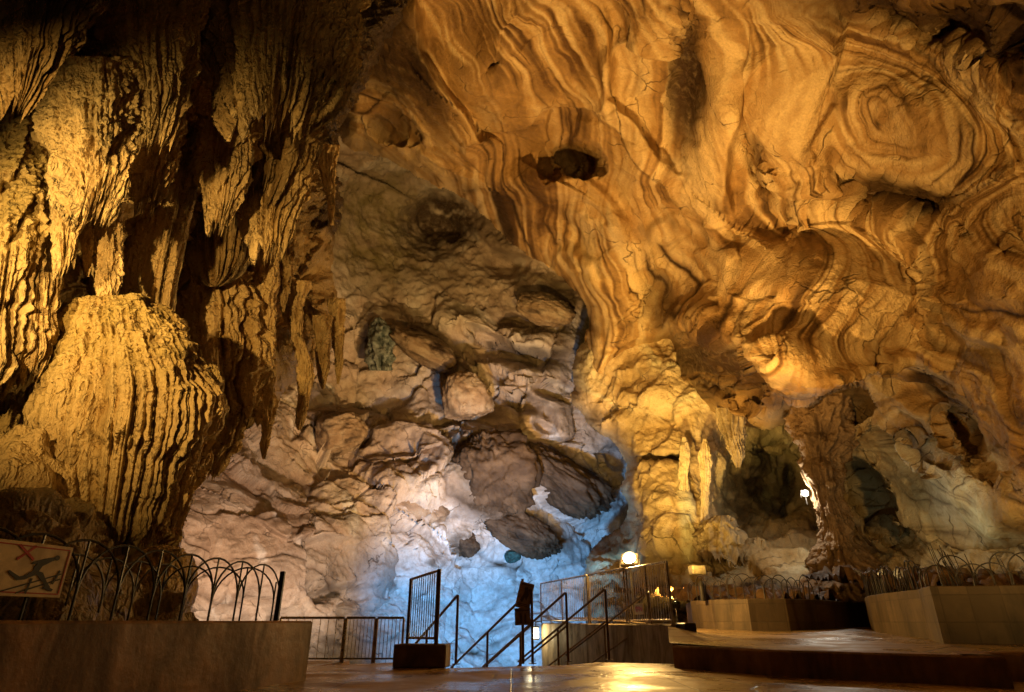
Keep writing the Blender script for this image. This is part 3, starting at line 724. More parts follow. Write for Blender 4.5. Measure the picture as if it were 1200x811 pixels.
# ---- left wall behind the dripstone
LEFT_RIM = smooth_poly([(-420, -420), (500, -420), (486, -60), (484, 10), (450, 50), (428, 84), (404, 128), (402, 190), (408, 230), (394, 270), (386, 310), (396, 360), (394, 400), (372, 430), (340, 450), (318, 470), (300, 492), (270, 530), (240, 548), (215, 600), (206, 660), (204, 760), (200, 860), (-420, 900)], 2)
LEFT_D = [(-400, -400, 15), (0, -300, 13), (400, -300, 17), (-400, 0, 16), (-150, 150, 15.2), (-150, 400, 15), (-300, 400, 16.5), (0, 0, 14.5), (150, 0, 15), (300, 0, 16.5), (470, 0, 19), (0, 200, 14.4), (0, 300, 14.2), (150, 200, 15), (300, 200, 16.5), (400, 200, 17.5), (0, 400, 14.6), (100, 400, 14.4), (250, 400, 15.5), (380, 380, 17), (250, 520, 15), (0, 490, 14), (60, 500, 13.6), (0, 575, 11.2), (100, 620, 10.8), (200, 640, 11.5), (0, 700, 7.5), (100, 720, 8), (200, 720, 9.5), (-150, 620, 13), (-300, 750, 12), (100, 850, 7), (-300, 880, 10)]
def left_fun(X, Y):
    base = rbf(LEFT_D, X, Y, .004)
    w1 = fbm(np.stack([X / 44, Y / 44, 0 * X + 132], -1), 3); w2 = fbm(np.stack([X / 12, Y / 18, 0 * X + 139], -1), 3)
    sd = poly_sd(LEFT_RIM, X, Y) + 9 * w1 + 7 * w2
    d = base + pits(X, Y, [(85, 320, 50, 34, -10, 1.2, 2), (60, 60, 90, 60, -40, 2.4, 1.6), (30, 160, 36, 50, 20, 1.6, 1.8), (310, 150, 90, 20, 0, 1.4, 1.6), (260, 80, 30, 26, 0, 1.6, 1.6), (248, 290, 46, 44, 0, 1.4, 1.6), (380, 200, 30, 70, 0, 1.2, 1.5), (340, 340, 30, 40, 0, 1.4, 1.5), (200, 180, 14, 40, 10, 1.0, 1.5), (300, 400, 40, 40, 0, .8, 1.5), (30, 440, 46, 60, 0, 2.6, 1.8), (150, 500, 110, 130, 0, .8, 2)])
    d = d - pits(X, Y, [(130, 190, 70, 60, 10, 1.4, 1.4), (40, 290, 40, 80, 10, 1.2, 1.4), (160, 140, 36, 50, 10, .9, 1.3), (360, 90, 60, 34, -10, 1.2, 1.4), (40, 560, 60, 40, 0, 1.2, 1.5), (230, 100, 30, 50, 10, .8, 1.3), (240, 390, 40, 40, 0, .8, 1.4)])
    p = P(X, Y, d)
    pv = p * np.array([1.25, 1.25, .26])
    rocky = sstep(560, 640, Y - .1 * X + 20 * w1)
    fl = ridged(pv + 3 * w1[..., None] * .2, 4); fl2 = ridged(p * np.array([3.2, 3.2, .8]) + 5, 3)
    mid = fbm(p * .7 + 72, 4); pop = 1 - sstep(.05, .6, worley(p * 2.6 + .3 * mid[..., None]))
    f1, f2, _ = worley(p * .9 + .4 * mid[..., None], True)
    hgt = .55 * mid + (1 - rocky) * (.50 * fl + .17 * fl2 + .22 * pop + .14 * ridged(p * np.array([4.5, 4.5, 2.2]) + 6, 3) + .08 * (1 - sstep(.05, .6, worley(p * 7 + .8 * mid[..., None])))) + rocky * (.45 * np.clip((f2 - f1) * 2.5, 0, 1) + .16 * ridged(p * 2 + 4, 3))
    e = rim(sd, 30, 3.0)
    co = displace(P(X, Y, d + e), hgt * (.35 + .65 * sstep(-4, 24, sd)), P(X, Y, d))
    band = np.clip(.52 + .40 * fl + .2 * fl2 + .2 * mid, 0, 1)
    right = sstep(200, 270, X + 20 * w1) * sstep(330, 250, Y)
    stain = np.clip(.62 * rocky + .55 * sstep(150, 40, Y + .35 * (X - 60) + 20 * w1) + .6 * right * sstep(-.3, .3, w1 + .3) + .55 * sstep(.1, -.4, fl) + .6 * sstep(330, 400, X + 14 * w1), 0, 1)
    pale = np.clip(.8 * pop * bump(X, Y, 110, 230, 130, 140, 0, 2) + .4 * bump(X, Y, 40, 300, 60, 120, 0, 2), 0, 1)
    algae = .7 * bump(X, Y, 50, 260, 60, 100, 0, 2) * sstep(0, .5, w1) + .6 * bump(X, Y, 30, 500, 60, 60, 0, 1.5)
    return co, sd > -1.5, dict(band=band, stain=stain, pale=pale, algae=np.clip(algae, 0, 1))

def build_shells(q=1.0):
    st = 1.25 * q
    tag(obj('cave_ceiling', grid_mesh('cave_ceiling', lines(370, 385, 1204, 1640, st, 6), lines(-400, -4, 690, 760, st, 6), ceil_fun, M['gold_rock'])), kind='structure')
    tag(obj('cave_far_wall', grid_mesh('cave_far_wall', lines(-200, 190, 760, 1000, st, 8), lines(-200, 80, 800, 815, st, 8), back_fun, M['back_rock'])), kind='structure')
    tag(obj('cave_lower_wall', grid_mesh('cave_lower_wall', lines(650, 655, 1204, 1500, st, 6), lines(320, 385, 760, 800, st, 6), low_fun, M['alcove_rock'])), kind='structure')
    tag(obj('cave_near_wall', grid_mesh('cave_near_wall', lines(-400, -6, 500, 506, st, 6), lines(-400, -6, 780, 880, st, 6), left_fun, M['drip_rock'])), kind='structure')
# ------------------------------------------------------------------ dripstone, pillars and boulders
def loft(name, levels, D, mat, parent=None, nth=120, ny=None, k=6.0, flute=.16, nod=.05, rough=.06, fringe=0.0, vfl=.5, seed=0.0, ds=1.0, start=0.0, tiers=0.0, tamp=.12,
         stain=0.0, pale=.0, algae=0.0, band0=.5, hollow=0.0, lobes=0.0, sideshade=0.0, floor=None, label=None):
    """rounded rock whose width at each height is read off the photo; grooves run down it"""
    lv = np.array([(a, b, y) for a, b, y, *_ in levels], float); lv = lv[np.argsort(lv[:, 2])]
    y0, y1 = lv[0, 2], lv[-1, 2]
    if ny is None: ny = int(max(24, (y1 - y0) * .9))
    ys = np.linspace(y0, y1, ny)
    xl = np.interp(ys, lv[:, 2], lv[:, 0]); xr = np.interp(ys, lv[:, 2], lv[:, 1])
    for _ in range(max(1, ny // 40)):
        xl[1:-1] = (xl[:-2] + 2 * xl[1:-1] + xl[2:]) / 4; xr[1:-1] = (xr[:-2] + 2 * xr[1:-1] + xr[2:]) / 4
    mx = (xl + xr) / 2
    c = P(mx, ys, np.full(ny, float(D)))
    # keep the stem upright: same forward distance at every level
    yy = float(np.mean(c[:, 1])); c = at_y(mx, ys, yy)
    sc = ((c - CAM) @ FWD) / F
    R = np.maximum((xr - xl) / 2 * sc, .004)
    th = np.linspace(0, 2 * np.pi, nth, endpoint=False)
    T, V = np.meshgrid(th, np.linspace(0, 1, ny))
    az = math.atan2(c[:, 0].mean(), yy)
    e1 = RGT; e2 = np.array([math.sin(az), math.cos(az), 0])
    e2 = c.mean(0) - CAM; e2 = e2 / np.linalg.norm(e2)          # rings face the path below
    rad = np.cos(T)[..., None] * e1 + ds * np.sin(T)[..., None] * e2
    L = abs(c[0, 2] - c[-1, 2]); Z = (c[:, 2][:, None] + 0 * T)
    Rm = R.max()
    q = np.stack([np.cos(T) * k * .32, np.sin(T) * k * .32, Z * vfl / max(Rm, .3) + seed], -1)
    wob = fbm(q * .6 + seed + 3, 2)
    q = q + .75 * wob[..., None]; famp = .45 + .55 * sstep(-.5, .5, fbm(q * .45 + 40, 2))
    fl = ridged(q, 3); fl = 2 * np.clip(.5 + .5 * fl, 0, 1) ** 1.7 - 1; fl2 = ridged(q * np.array([2.6, 2.6, 1.4]) + 11, 2); fl3 = ridged(q * np.array([.45, .45, .8]) + 31, 2)
    P0 = c[:, None, :] + rad * R[:, None, None]
    n3 = fbm(P0 * 2.2 + seed, 4); pop = .5 * (1 - sstep(.05, .62, worley(P0 * np.array([4.4, 4.4, 2.6]) + seed + 1.2 * n3[..., None]))) + .35 * (1 - sstep(.05, .62, worley(P0 * 9.5 + seed + .8 * n3[..., None]))) + .35 * ridged(P0 * 5 + seed, 3)
    gate = sstep(start - .12, start + .12, V)
    env = np.minimum(1, R / (.45 * Rm + 1e-6))[:, None]
    disp = env * (flute * famp * 1.25 * (.25 + .75 * gate) * (fl - .3) + .45 * flute * fl2 * gate + .5 * flute * fl3 * gate + 1.0 * nod * pop * (1.2 - gate * .7) + rough * n3 * 1.6)
    if tiers:                      # overlapping skirts with ragged lower edges
        ring_ = np.stack([np.cos(T) * 1.6, np.sin(T) * 1.6, V * 1.5 + seed], -1)
        ph = V * tiers + 1.1 * fbm(ring_ + 3, 2) + .13 * noise(np.stack([np.cos(T) * k * .8, np.sin(T) * k * .8, V * 2 + seed * 2], -1))
        fr = ph - np.floor(ph); disp = disp + env * tamp * (fr ** 1.4 * sstep(1.0, .82, fr) - .3)
    if lobes: disp = disp + lobes * env * fbm(P0 * .9 + seed * 2 + 5, 2)
    disp = disp - disp.mean(1, keepdims=True) * .85
    co = c[:, None, :] + rad * (R[:, None] + disp * min(1.0, Rm * 1.2 + .25))[..., None]
    if fringe:
        dn = np.power(np.clip(.5 + .9 * noise(np.stack([np.cos(T) * k * 1.1 + seed, np.sin(T) * k * 1.1, 0 * T + 3.7], -1)), 0, 1), 2.2)
        co[..., 2] -= 2.0 * fringe * dn * np.power(V, 5)
    rows = [co]
    def ring(f, dz): return (c[-1] * np.array([1, 1, 0]) + np.array([0, 0, 0])) , f, dz
    if hollow:
        last = co[-1]; cc = last.mean(0)
        sm = last.copy(); wd = max(3, nth // 14)
        kern = np.hanning(2 * wd + 3)[1:-1]; kern /= kern.sum()
        for ax in range(3): sm[:, ax] = np.convolve(np.concatenate([last[-wd:, ax], last[:, ax], last[:wd, ax]]), kern, 'valid')
        for f, h in ((.88, .10), (.6, .5), (.1, .8)):
            r = cc + (sm - cc) * f; r[:, 2] = sm[:, 2] + h * hollow; rows.append(r[None])
    co = np.concatenate(rows, 0); n = co.shape[0]
    def ext(a): return np.concatenate([a] + [a[-1:]] * (n - ny), 0)
    i = np.arange(n * nth).reshape(n, nth); j = np.roll(i, -1, 1)
    quads = np.stack([i[:-1], i[1:], j[1:], j[:-1]], -1).reshape(-1, 4)
    verts = np.concatenate([co.reshape(-1, 3), co[0].mean(0)[None], co[-1].mean(0)[None]])
    a, b = n * nth, n * nth + 1
    tris = [(a, i[0, m], j[0, m]) for m in range(nth)] + [(b, j[-1, m], i[-1, m]) for m in range(nth)]
    band = np.clip(band0 + .38 * fl * (.4 + .6 * gate) + .16 * fl2 + .25 * n3 + .15 * pop, 0, 1)
    stn = np.clip(stain + .22 * sstep(.0, -.6, fl) * gate + .35 * sstep(.1, .5, fbm(P0 * .8 + 9 + seed, 3)), 0, 1)
    pl = np.clip(pale * (pop * .7 + .5 * np.clip(fl, 0, 1)), 0, 1)
    al = np.clip(algae * (1 - gate * .75) * sstep(-.3, .3, n3 + .3), 0, 1)
    fill = lambda arr: np.concatenate([ext(arr).ravel(), [arr[0].mean(), arr[-1].mean()]])
    me = mesh_np(name, verts, quads, True, dict(band=fill(band), stain=fill(stn), pale=fill(pl), algae=fill(al)), mat, tris)
    o = obj(name, me, parent)
    if label: o['label'] = label
    return o

def rock(name, cx, cy, rx, ry, D, mat, label, seed=0, ang=0, depth=1.0, lump=.25, facet=.25, stain=.1, pale=0.0, algae=0.0, n=130, ruff=1.0, group=None, sink=.35, cat='boulder'):
    """free-standing boulder: rounded, dented, with broken faces"""
    c = P(cx, cy, D); s = px_size(c)
    th = np.linspace(0, 2 * np.pi, n, endpoint=False); ph = np.linspace(0, np.pi, n // 2 + 2)[1:-1]
    T, H = np.meshgrid(th, ph)
    u = np.stack([np.sin(H) * np.cos(T), np.sin(H) * np.sin(T), np.cos(H)], -1)
    v = u * 1.1 + seed * 3.17
    r = 1 + lump * fbm(v * 1.2, 3) - .0
    f1, f2, idc = worley(v * 1.3, True)
    r = 1.08 * r
    # flat chopped sides
    rr = np.random.default_rng(int(seed * 10) + 5)
    facet = min(.95, .35 + facet * 1.4)
    for _ in range(13):
        d = rr.normal(size=3); d /= np.linalg.norm(d); t = (u @ d); lim = .58 + .36 * rr.random()
        r = np.where(t * r > lim, r * (1 - facet) + facet * lim / np.maximum(t, .2), r)
    r = r + ruff * (.09 * ridged(v * 2.4, 4) + .06 * ridged(v * 6, 4)) + .05 * fbm(v * 4, 3)
    a = math.radians(ang); ex = RGT * math.cos(a) - UPV * math.sin(a); ey = RGT * math.sin(a) + UPV * math.cos(a); ez = FWD
    q = u * r[..., None]
    co = c + (q[..., 0:1] * rx * ex + q[..., 2:3] * ry * ey + q[..., 1:2] * depth * (rx + ry) / 2 * ez) * s
    m = len(ph); i = np.arange(m * n).reshape(m, n); j = np.roll(i, -1, 1)
    quads = np.stack([i[:-1], i[1:], j[1:], j[:-1]], -1).reshape(-1, 4)
    vs = np.concatenate([co.reshape(-1, 3), co[0].mean(0)[None], co[-1].mean(0)[None]])
    A, B = m * n, m * n + 1
    tris = [(A, i[0, k], j[0, k]) for k in range(n)] + [(B, j[-1, k], i[-1, k]) for k in range(n)]
    nb = fbm(v * 2.5 + 4, 4); nb2 = fbm(v * np.array([1, 1, 5]) + 8, 3)
    band = np.clip(.5 + .5 * nb + .3 * nb2, 0, 1); st = np.clip(stain + .6 * sstep(.05, .4, fbm(v * 1.7 + 20, 3)), 0, 1); pl = np.clip(pale * (.5 + nb), 0, 1)
    fill = lambda arr: np.concatenate([arr.ravel(), [arr[0].mean(), arr[-1].mean()]])
    me = mesh_np(name, vs - c, quads, True, dict(band=fill(band), stain=fill(st), pale=fill(pl), algae=fill(np.full(T.shape, algae))), mat, tris)
    o = obj(name, me, loc=c); tag(o, label, cat, group)
    return o

def build_drip():
    dr = M['drip_rock']
    base = P(200, 60, 14)
    F1 = empty('dripstone_formation', tuple(base), 'huge hanging dripstone mass with pale column and pointed drips, upper left above the fluted stump', 'dripstone')
    def L(name, lv, D, **k):
        if name == 'drapery': k.setdefault('tiers', 3.0); k.setdefault('tamp', .16); k['k'] = k['k'] * 1.55; k['flute'] = k['flute'] * .52; k['nth'] = int(k['nth'] * 1.35)
        if name == 'flowstone': k.setdefault('tiers', 4.0); k.setdefault('tamp', .2)
        return loft(name, lv, D, dr, F1, **k)
    L('column', [(170, 250, 120), (158, 232, 200), (150, 217, 272), (143, 203, 340), (138, 196, 400), (130, 190, 470)], 13.6, k=9, flute=.15, nod=.03, rough=.03, vfl=.10, seed=1.3, band0=.6, pale=.35)
    L('drapery', [(215, 425, -80), (220, 418, 10), (230, 410, 55), (242, 398, 82), (262, 386, 100), (276, 372, 108)], 14.2, nth=420, k=17, flute=.42, nod=.12, rough=.1, fringe=.55, vfl=.22, seed=2.2, ds=.55, stain=.25, hollow=.9, lobes=.4, band0=.45)
    L('drapery', [(-60, 130, -90), (-40, 112, 0), (-16, 84, 50), (4, 60, 86), (16, 44, 100)], 11.0, nth=260, k=12, flute=.35, nod=.06, rough=.08, fringe=.3, vfl=.18, seed=3.1, ds=.6, stain=.5, hollow=.5, band0=.3)
    L('drapery', [(100, 250, -80), (110, 236, 0), (126, 226, 60), (150, 216, 110), (164, 206, 140)], 13.6, nth=260, k=11, flute=.34, nod=.14, rough=.1, fringe=.35, vfl=.25, seed=3.7, ds=.6, stain=.2, hollow=.5, band0=.5)
    L('drapery', [(236, 376, 96), (234, 376, 140), (238, 372, 170), (250, 358, 196), (268, 338, 214)], 14.6, nth=300, k=13, flute=.36, nod=.05, rough=.09, fringe=.3, vfl=.2, seed=4.4, ds=.55, stain=.42, hollow=.6, band0=.35)
    L('drapery', [(236, 302, 140), (229, 298, 185), (233, 290, 212), (243, 276, 236), (250, 268, 248)], 13.4, nth=220, k=10, flute=.24, nod=.10, rough=.06, fringe=.28, vfl=.2, seed=5.2, ds=.7, pale=.5, hollow=.3, band0=.55)
    L('drapery', [(288, 352, 140), (284, 364, 196), (284, 354, 236), (292, 342, 262), (304, 334, 276)], 13.9, nth=240, k=11, flute=.26, nod=.10, rough=.06, fringe=.36, vfl=.2, seed=6.5, ds=.7, pale=.35, hollow=.3, band0=.5)
    L('drapery', [(150, 214, 118), (148, 212, 160), (152, 206, 190), (160, 196, 214), (166, 188, 224)], 13.0, nth=200, k=9, flute=.22, nod=.12, rough=.07, fringe=.3, vfl=.22, seed=7.1, ds=.7, pale=.3, hollow=.3, band0=.5)
    L('shield', [(224, 300, 226), (218, 297, 268), (222, 290, 300), (230, 279, 320), (240, 264, 332), (246, 256, 336)], 14.6, nth=240, k=15, flute=.20, nod=.0, rough=.02, vfl=.12, seed=8.3, stain=.45, band0=.3, ds=.8)
    L('nodule_cluster', [(60, 120, 230), (62, 92, 270), (66, 88, 292), (70, 84, 306)], 11.9, nth=160, k=7, flute=.14, nod=.2, rough=.12, fringe=.2, seed=9.4, pale=.8, algae=.2, band0=.65, hollow=.1)
    L('nodule_cluster', [(96, 146, 236), (104, 143, 262), (108, 141, 300), (112, 140, 328), (116, 136, 344), (124, 130, 354)], 12.2, nth=160, k=7, flute=.12, nod=.22, rough=.12, fringe=.12, seed=10.7, pale=.8, band0=.65)
    L('stalactite', [(94, 110, 268), (97, 108, 300), (100, 106, 316), (102, 104, 324)], 12.1, nth=60, k=5, flute=.06, nod=.1, rough=.06, seed=11.4, pale=.7, band0=.6)
    L('flowstone', [(-50, 50, 130), (-56, 58, 200), (-56, 60, 270), (-50, 42, 320), (-50, 30, 380), (-46, 26, 420), (-40, 10, 440)], 12.9, nth=260, k=12, flute=.2, nod=.18, rough=.08, fringe=.3, vfl=.15, seed=12.2, pale=.55, algae=.5, band0=.6, hollow=.4, start=.5)
    L('drapery', [(14, 70, 320), (12, 66, 350), (16, 62, 390), (24, 56, 412), (34, 50, 420)], 11.9, nth=160, k=9, flute=.22, nod=.05, rough=.05, fringe=.24, vfl=.15, seed=13.5, band0=.5, hollow=.3)
    L('drapery', [(40, 176, 70), (44, 178, 110), (52, 170, 150), (66, 160, 180), (84, 150, 206), (96, 140, 216)], 12.5, nth=280, k=12, flute=.22, nod=.30, rough=.18, fringe=.4, vfl=.3, seed=14.6, pale=.7, band0=.6, ds=.7, hollow=.4, lobes=.35)
    L('flowstone', [(196, 290, 320), (194, 300, 345), (196, 304, 380), (204, 306, 420), (220, 300, 450), (240, 296, 470)], 14.7, nth=260, k=10, flute=.24, nod=.14, rough=.12, fringe=.3, vfl=.35, seed=15.3, pale=.3, band0=.55, lobes=.5, hollow=.4)
    L('stalactite', [(288, 330, 262), (288, 326, 300), (296, 327, 330), (289, 322, 356), (303, 322, 382), (303, 321, 412), (303, 323, 442), (309, 320, 458), (301, 322, 468), (303, 321, 484), (307, 317, 502), (305, 314, 522), (308, 311, 538)], 14.4, nth=110, k=5, flute=.10, nod=.10, rough=.12, seed=16.8, pale=.3, band0=.6, vfl=.6, lobes=.12)
    L('stalactite', [(326, 362, 330), (330, 356, 362), (340, 353, 388), (343, 357, 404), (350, 366, 426), (348, 366, 446), (350, 362, 464), (347, 359, 482), (346, 356, 496), (349, 352, 504)], 14.9, nth=100, k=5, flute=.09, nod=.08, rough=.10, seed=17.4, pale=.2, band0=.55, vfl=.6, lobes=.1)
    L('stalactite', [(384, 404, 350), (388, 403, 390), (392, 402, 412), (393, 401, 432), (395, 397, 450)], 15.8, nth=80, k=5, flute=.07, nod=.06, rough=.08, seed=18.9, stain=.3, band0=.45)
    L('stalactite', [(364, 390, 370), (370, 386, 400), (371, 385, 430), (374, 383, 445), (377, 380, 456)], 15.4, nth=80, k=5, flute=.08, nod=.06, rough=.09, seed=19.6, stain=.35, band0=.4)
    L('stalactite', [(370, 398, 170), (374, 394, 192), (378, 392, 212), (384, 392, 236), (387, 391, 264)], 15.0, nth=90, k=6, flute=.10, nod=.10, rough=.08, seed=20.3, pale=.35, band0=.6)
    L('flowstone', [(258, 300, 440), (260, 294, 465), (264, 290, 490), (258, 284, 512), (246, 268, 532), (240, 254, 546)], 14.3, nth=150, k=8, flute=.16, nod=.08, rough=.10, fringe=.16, seed=21.9, band0=.55, hollow=.2)
    L('stalactite', [(316, 346, 268), (318, 344, 300), (322, 340, 330), (328, 336, 352), (331, 333, 366)], 15.4, nth=80, k=6, flute=.10, nod=.05, rough=.10, seed=22.5, stain=.4, band0=.4)
    rr = random.Random(5)
    bpy.context.view_layer.update(); dg = bpy.context.evaluated_depsgraph_get()
    segs = [((236, 92), (300, 118)), ((300, 118), (384, 108)), ((384, 108), (404, 60)), ((232, 205), (262, 252)), ((286, 262), (340, 282)), ((60, 296), (140, 330)), ((150, 210), (200, 226)), ((320, 400), (395, 410)),
            ((50, 130), (120, 110)), ((50, 190), (140, 170)), ((60, 250), (150, 240)), ((4, 240), (60, 300)), ((150, 150), (200, 190)), ((200, 350), (290, 360)), ((290, 380), (330, 330)), ((100, 210), (170, 280))]
    for k in range(88):               # the many thin drips that line the mass, hung from the rock found there
        (ax, ay), (bx, by) = segs[k % len(segs)]; t = rr.random(); x = ax + (bx - ax) * t + rr.uniform(-7, 7); y = ay + (by - ay) * t + rr.uniform(-7, 7)
        hit = SC.ray_cast(dg, Vector(CAM), Vector(rays(x, y - 4)))
        if not hit[0] or (hit[1] - Vector(CAM)).length > 18: continue
        h = rr.uniform(10, 30); wd = rr.uniform(2.0, 4.6)
        L('drip', [(x - wd, x + wd, y - h * .7), (x - wd * .7, x + wd * .7, y), (x - wd * .45, x + wd * .45, y + h * .2), (x - .4, x + .4, y + h * .5)], (hit[1] - Vector(CAM)).length - .02, nth=22, ny=24, k=3, flute=.05, nod=.10, rough=.10, seed=30 + k * 1.7, pale=.4, band0=.6)
    unparent_offset(F1)

    s = loft('flowstone_stump', [(82, 186, 357), (74, 200, 366), (66, 212, 380), (60, 222, 400), (49, 243, 437), (40, 258, 468), (35, 254, 500), (40, 240, 530), (46, 226, 563), (50, 211, 600), (52, 196, 640), (55, 184, 700), (56, 180, 740)], 11.0, dr, None,
             nth=760, ny=520, k=24, flute=.15, nod=.085, rough=.12, vfl=.10, seed=25.1, algae=.5, pale=.15, band0=.55, start=.26, tiers=4.0, tamp=.16)
    tag(s, 'broad fluted flowstone stump with knobbly yellow-green top, behind the arched black fence', 'flowstone')
    s = loft('rock_pillar', [(916, 1022, 455), (928, 1004, 500), (938, 990, 534), (954, 987, 580), (963, 1002, 632), (954, 1016, 655), (938, 1034, 684), (934, 1040, 700)], 22.3, M['pillar_rock'], None, nth=220, k=10, flute=.13, nod=.14, rough=.26, vfl=.5, seed=26.4, band0=.4, lobes=.5, tiers=6, tamp=.22, ny=320)
    tag(s, 'rough dark brown rock pillar joining floor and ceiling beside the white lamp', 'pillar')
    s = loft('hanging_dripstone', [(838, 852, 604), (826, 861, 612), (817, 867, 625), (815, 869, 640), (818, 868, 650)], 22.7, M['alcove_rock'], None, nth=150, k=7, flute=.16, nod=.06, rough=.14, lobes=.3, fringe=.22, seed=27.7, band0=.4, stain=.45, tiers=3, tamp=.2, hollow=.5)
    tag(s, 'rounded dripstone boss with ragged lower edge hanging against the bright golden wall', 'dripstone')
    s = loft('hanging_dripstone', [(840, 874, 478), (846, 873, 500), (853, 872, 520), (858, 871, 534), (863, 867, 548)], 23.6, M['alcove_rock'], None, nth=110, k=7, flute=.16, nod=.05, rough=.12, seed=28.1, band0=.3, stain=.6)
    tag(s, 'pointed brown stalactite under the folded ceiling lobe, left of the green alcove', 'stalactite')
    for lv, lab, sd_ in (([(800, 804, 512), (797, 808, 530), (797, 807, 560), (798, 807, 600), (796, 810, 645), (788, 818, 680)], 'slim pale flowstone column on the golden wall, left of the two', 33.2), ([(824, 828, 514), (820, 832, 532), (821, 831, 560), (822, 830, 590), (820, 833, 625), (813, 840, 662)], 'slim golden flowstone column just left of the rounded boss, right of the two', 34.9)):
        s = loft('flowstone_column', lv, 23.8, M['alcove_rock'], None, nth=90, k=6, flute=.14, nod=.06, rough=.16, vfl=.2, seed=sd_, band0=.6, pale=.25, lobes=.15); tag(s, lab, 'column', 'slim columns on the golden wall')
    br = M['boulder_rock']; dk = M['dark_rock']; bk = M['back_rock']
    rock('boulder', 548, 464, 31, 29, 34.6, br, 'round tan boulder with a cracked face, high on the slope', 1.1, 0, facet=.15, stain=.05)
    rock('boulder', 572, 548, 40, 46, 32.6, dk, 'largest dark brown boulder, in the middle of the slope', 2.3, -28, facet=.4, lump=.5, ruff=2.2)
    rock('boulder', 656, 560, 64, 24, 35.2, dk, 'long dark boulder slanting down beside the blue passage', 3.4, 36, facet=.4, lump=.5, ruff=2.2)
    rock('boulder', 612, 622, 50, 19, 33.6, dk, 'low jagged brown boulder lying above the blue-lit slope', 4.2, 24, facet=.4, lump=.5, ruff=2.2)
    rock('boulder', 543, 636, 17, 15, 32.4, dk, 'small dark boulder bedded in white-blue rock under the tan outcrop', 5.7, 10, facet=.4)
    rock('boulder', 503, 661, 12, 6, 31.2, dk, 'smallest flat brown stone on the pale blue slope', 6.9, 5, facet=.3)
    rock('boulder', 480, 590, 46, 34, 32.2, br, 'broad pale tan boulder left of the largest dark boulder', 7.5, 18, facet=.25, lump=.3)
    rock('boulder', 402, 504, 30, 24, 32.6, br, 'brown scored boulder below the hanging stalactites', 8.8, -12, facet=.25, stain=.35)
    rock('boulder', 640, 362, 32, 18, 38.6, br, 'domed boulder at the top edge of the slope under the ceiling', 9.1, 16, facet=.15, stain=.3)
    rock('boulder', 500, 412, 44, 20, 37.6, br, 'dark slanting slab boulder below the green recess', 10.4, 28, facet=.3, stain=.4)
    rock('boulder', 600, 652, 11, 7, 33.4, M['teal_rock'], 'small teal-green stone in the blue-white slope', 11.6, 0, facet=.3)
    rock('boulder', 185, 690, 34, 56, 9.6, dr, 'smooth tan boulder at the foot of the fluted stump', 12.3, 14, facet=.1, lump=.2, stain=.0, algae=.2)
    s = loft('stalagmite', [(440, 446, 372), (436, 455, 384), (432, 460, 400), (431, 462, 420), (438, 458, 434)], 37.5, M['green_rock'], None, nth=90, k=6, flute=.3, nod=.1, rough=.3, seed=29.3, band0=.4, pale=.8, lobes=.6)
    tag(s, 'stubby green and white stalagmite standing in the dim recess at the slope top', 'stalagmite')
# ------------------------------------------------------------------ floors, walls, railings, signs
def sheet(name, poly, z, mat, kind='structure', div=0.25, zf=None, thick=None):
    """flat ground sheet from an outline, gridded so that it can roll a little"""
    poly = np.array(poly, float); lo = poly.min(0); hi = poly.max(0)
    import bmesh
    bm = bmesh.new(); f = bm.faces.new([bm.verts.new((x, y, 0)) for x, y in poly])
    for ax in (0, 1):
        for t in np.arange(lo[ax] + div, hi[ax], div):
            co = Vector((0, 0, 0)); co[ax] = t; no = Vector((0, 0, 0)); no[ax] = 1
            bmesh.ops.bisect_plane(bm, geom=bm.verts[:] + bm.edges[:] + bm.faces[:], plane_co=co, plane_no=no)
    me = bpy.data.meshes.new(name); bm.to_mesh(me); bm.free()
    n = len(me.vertices); a = np.empty(n * 3, np.float32); me.vertices.foreach_get('co', a); a = a.reshape(-1, 3)
    zz = z if zf is None else zf(a[:, 0], a[:, 1])
    a[:, 2] = zz + .012 * fbm(np.stack([a[:, 0] * .9, a[:, 1] * .9, 0 * a[:, 0]], -1), 3)
    me.vertices.foreach_set('co', a.ravel()); me.update()
    if me.polygons[0].normal.z < 0: me.flip_normals()
    me.materials.append(mat); o = obj(name, me); tag(o, kind=kind); return o

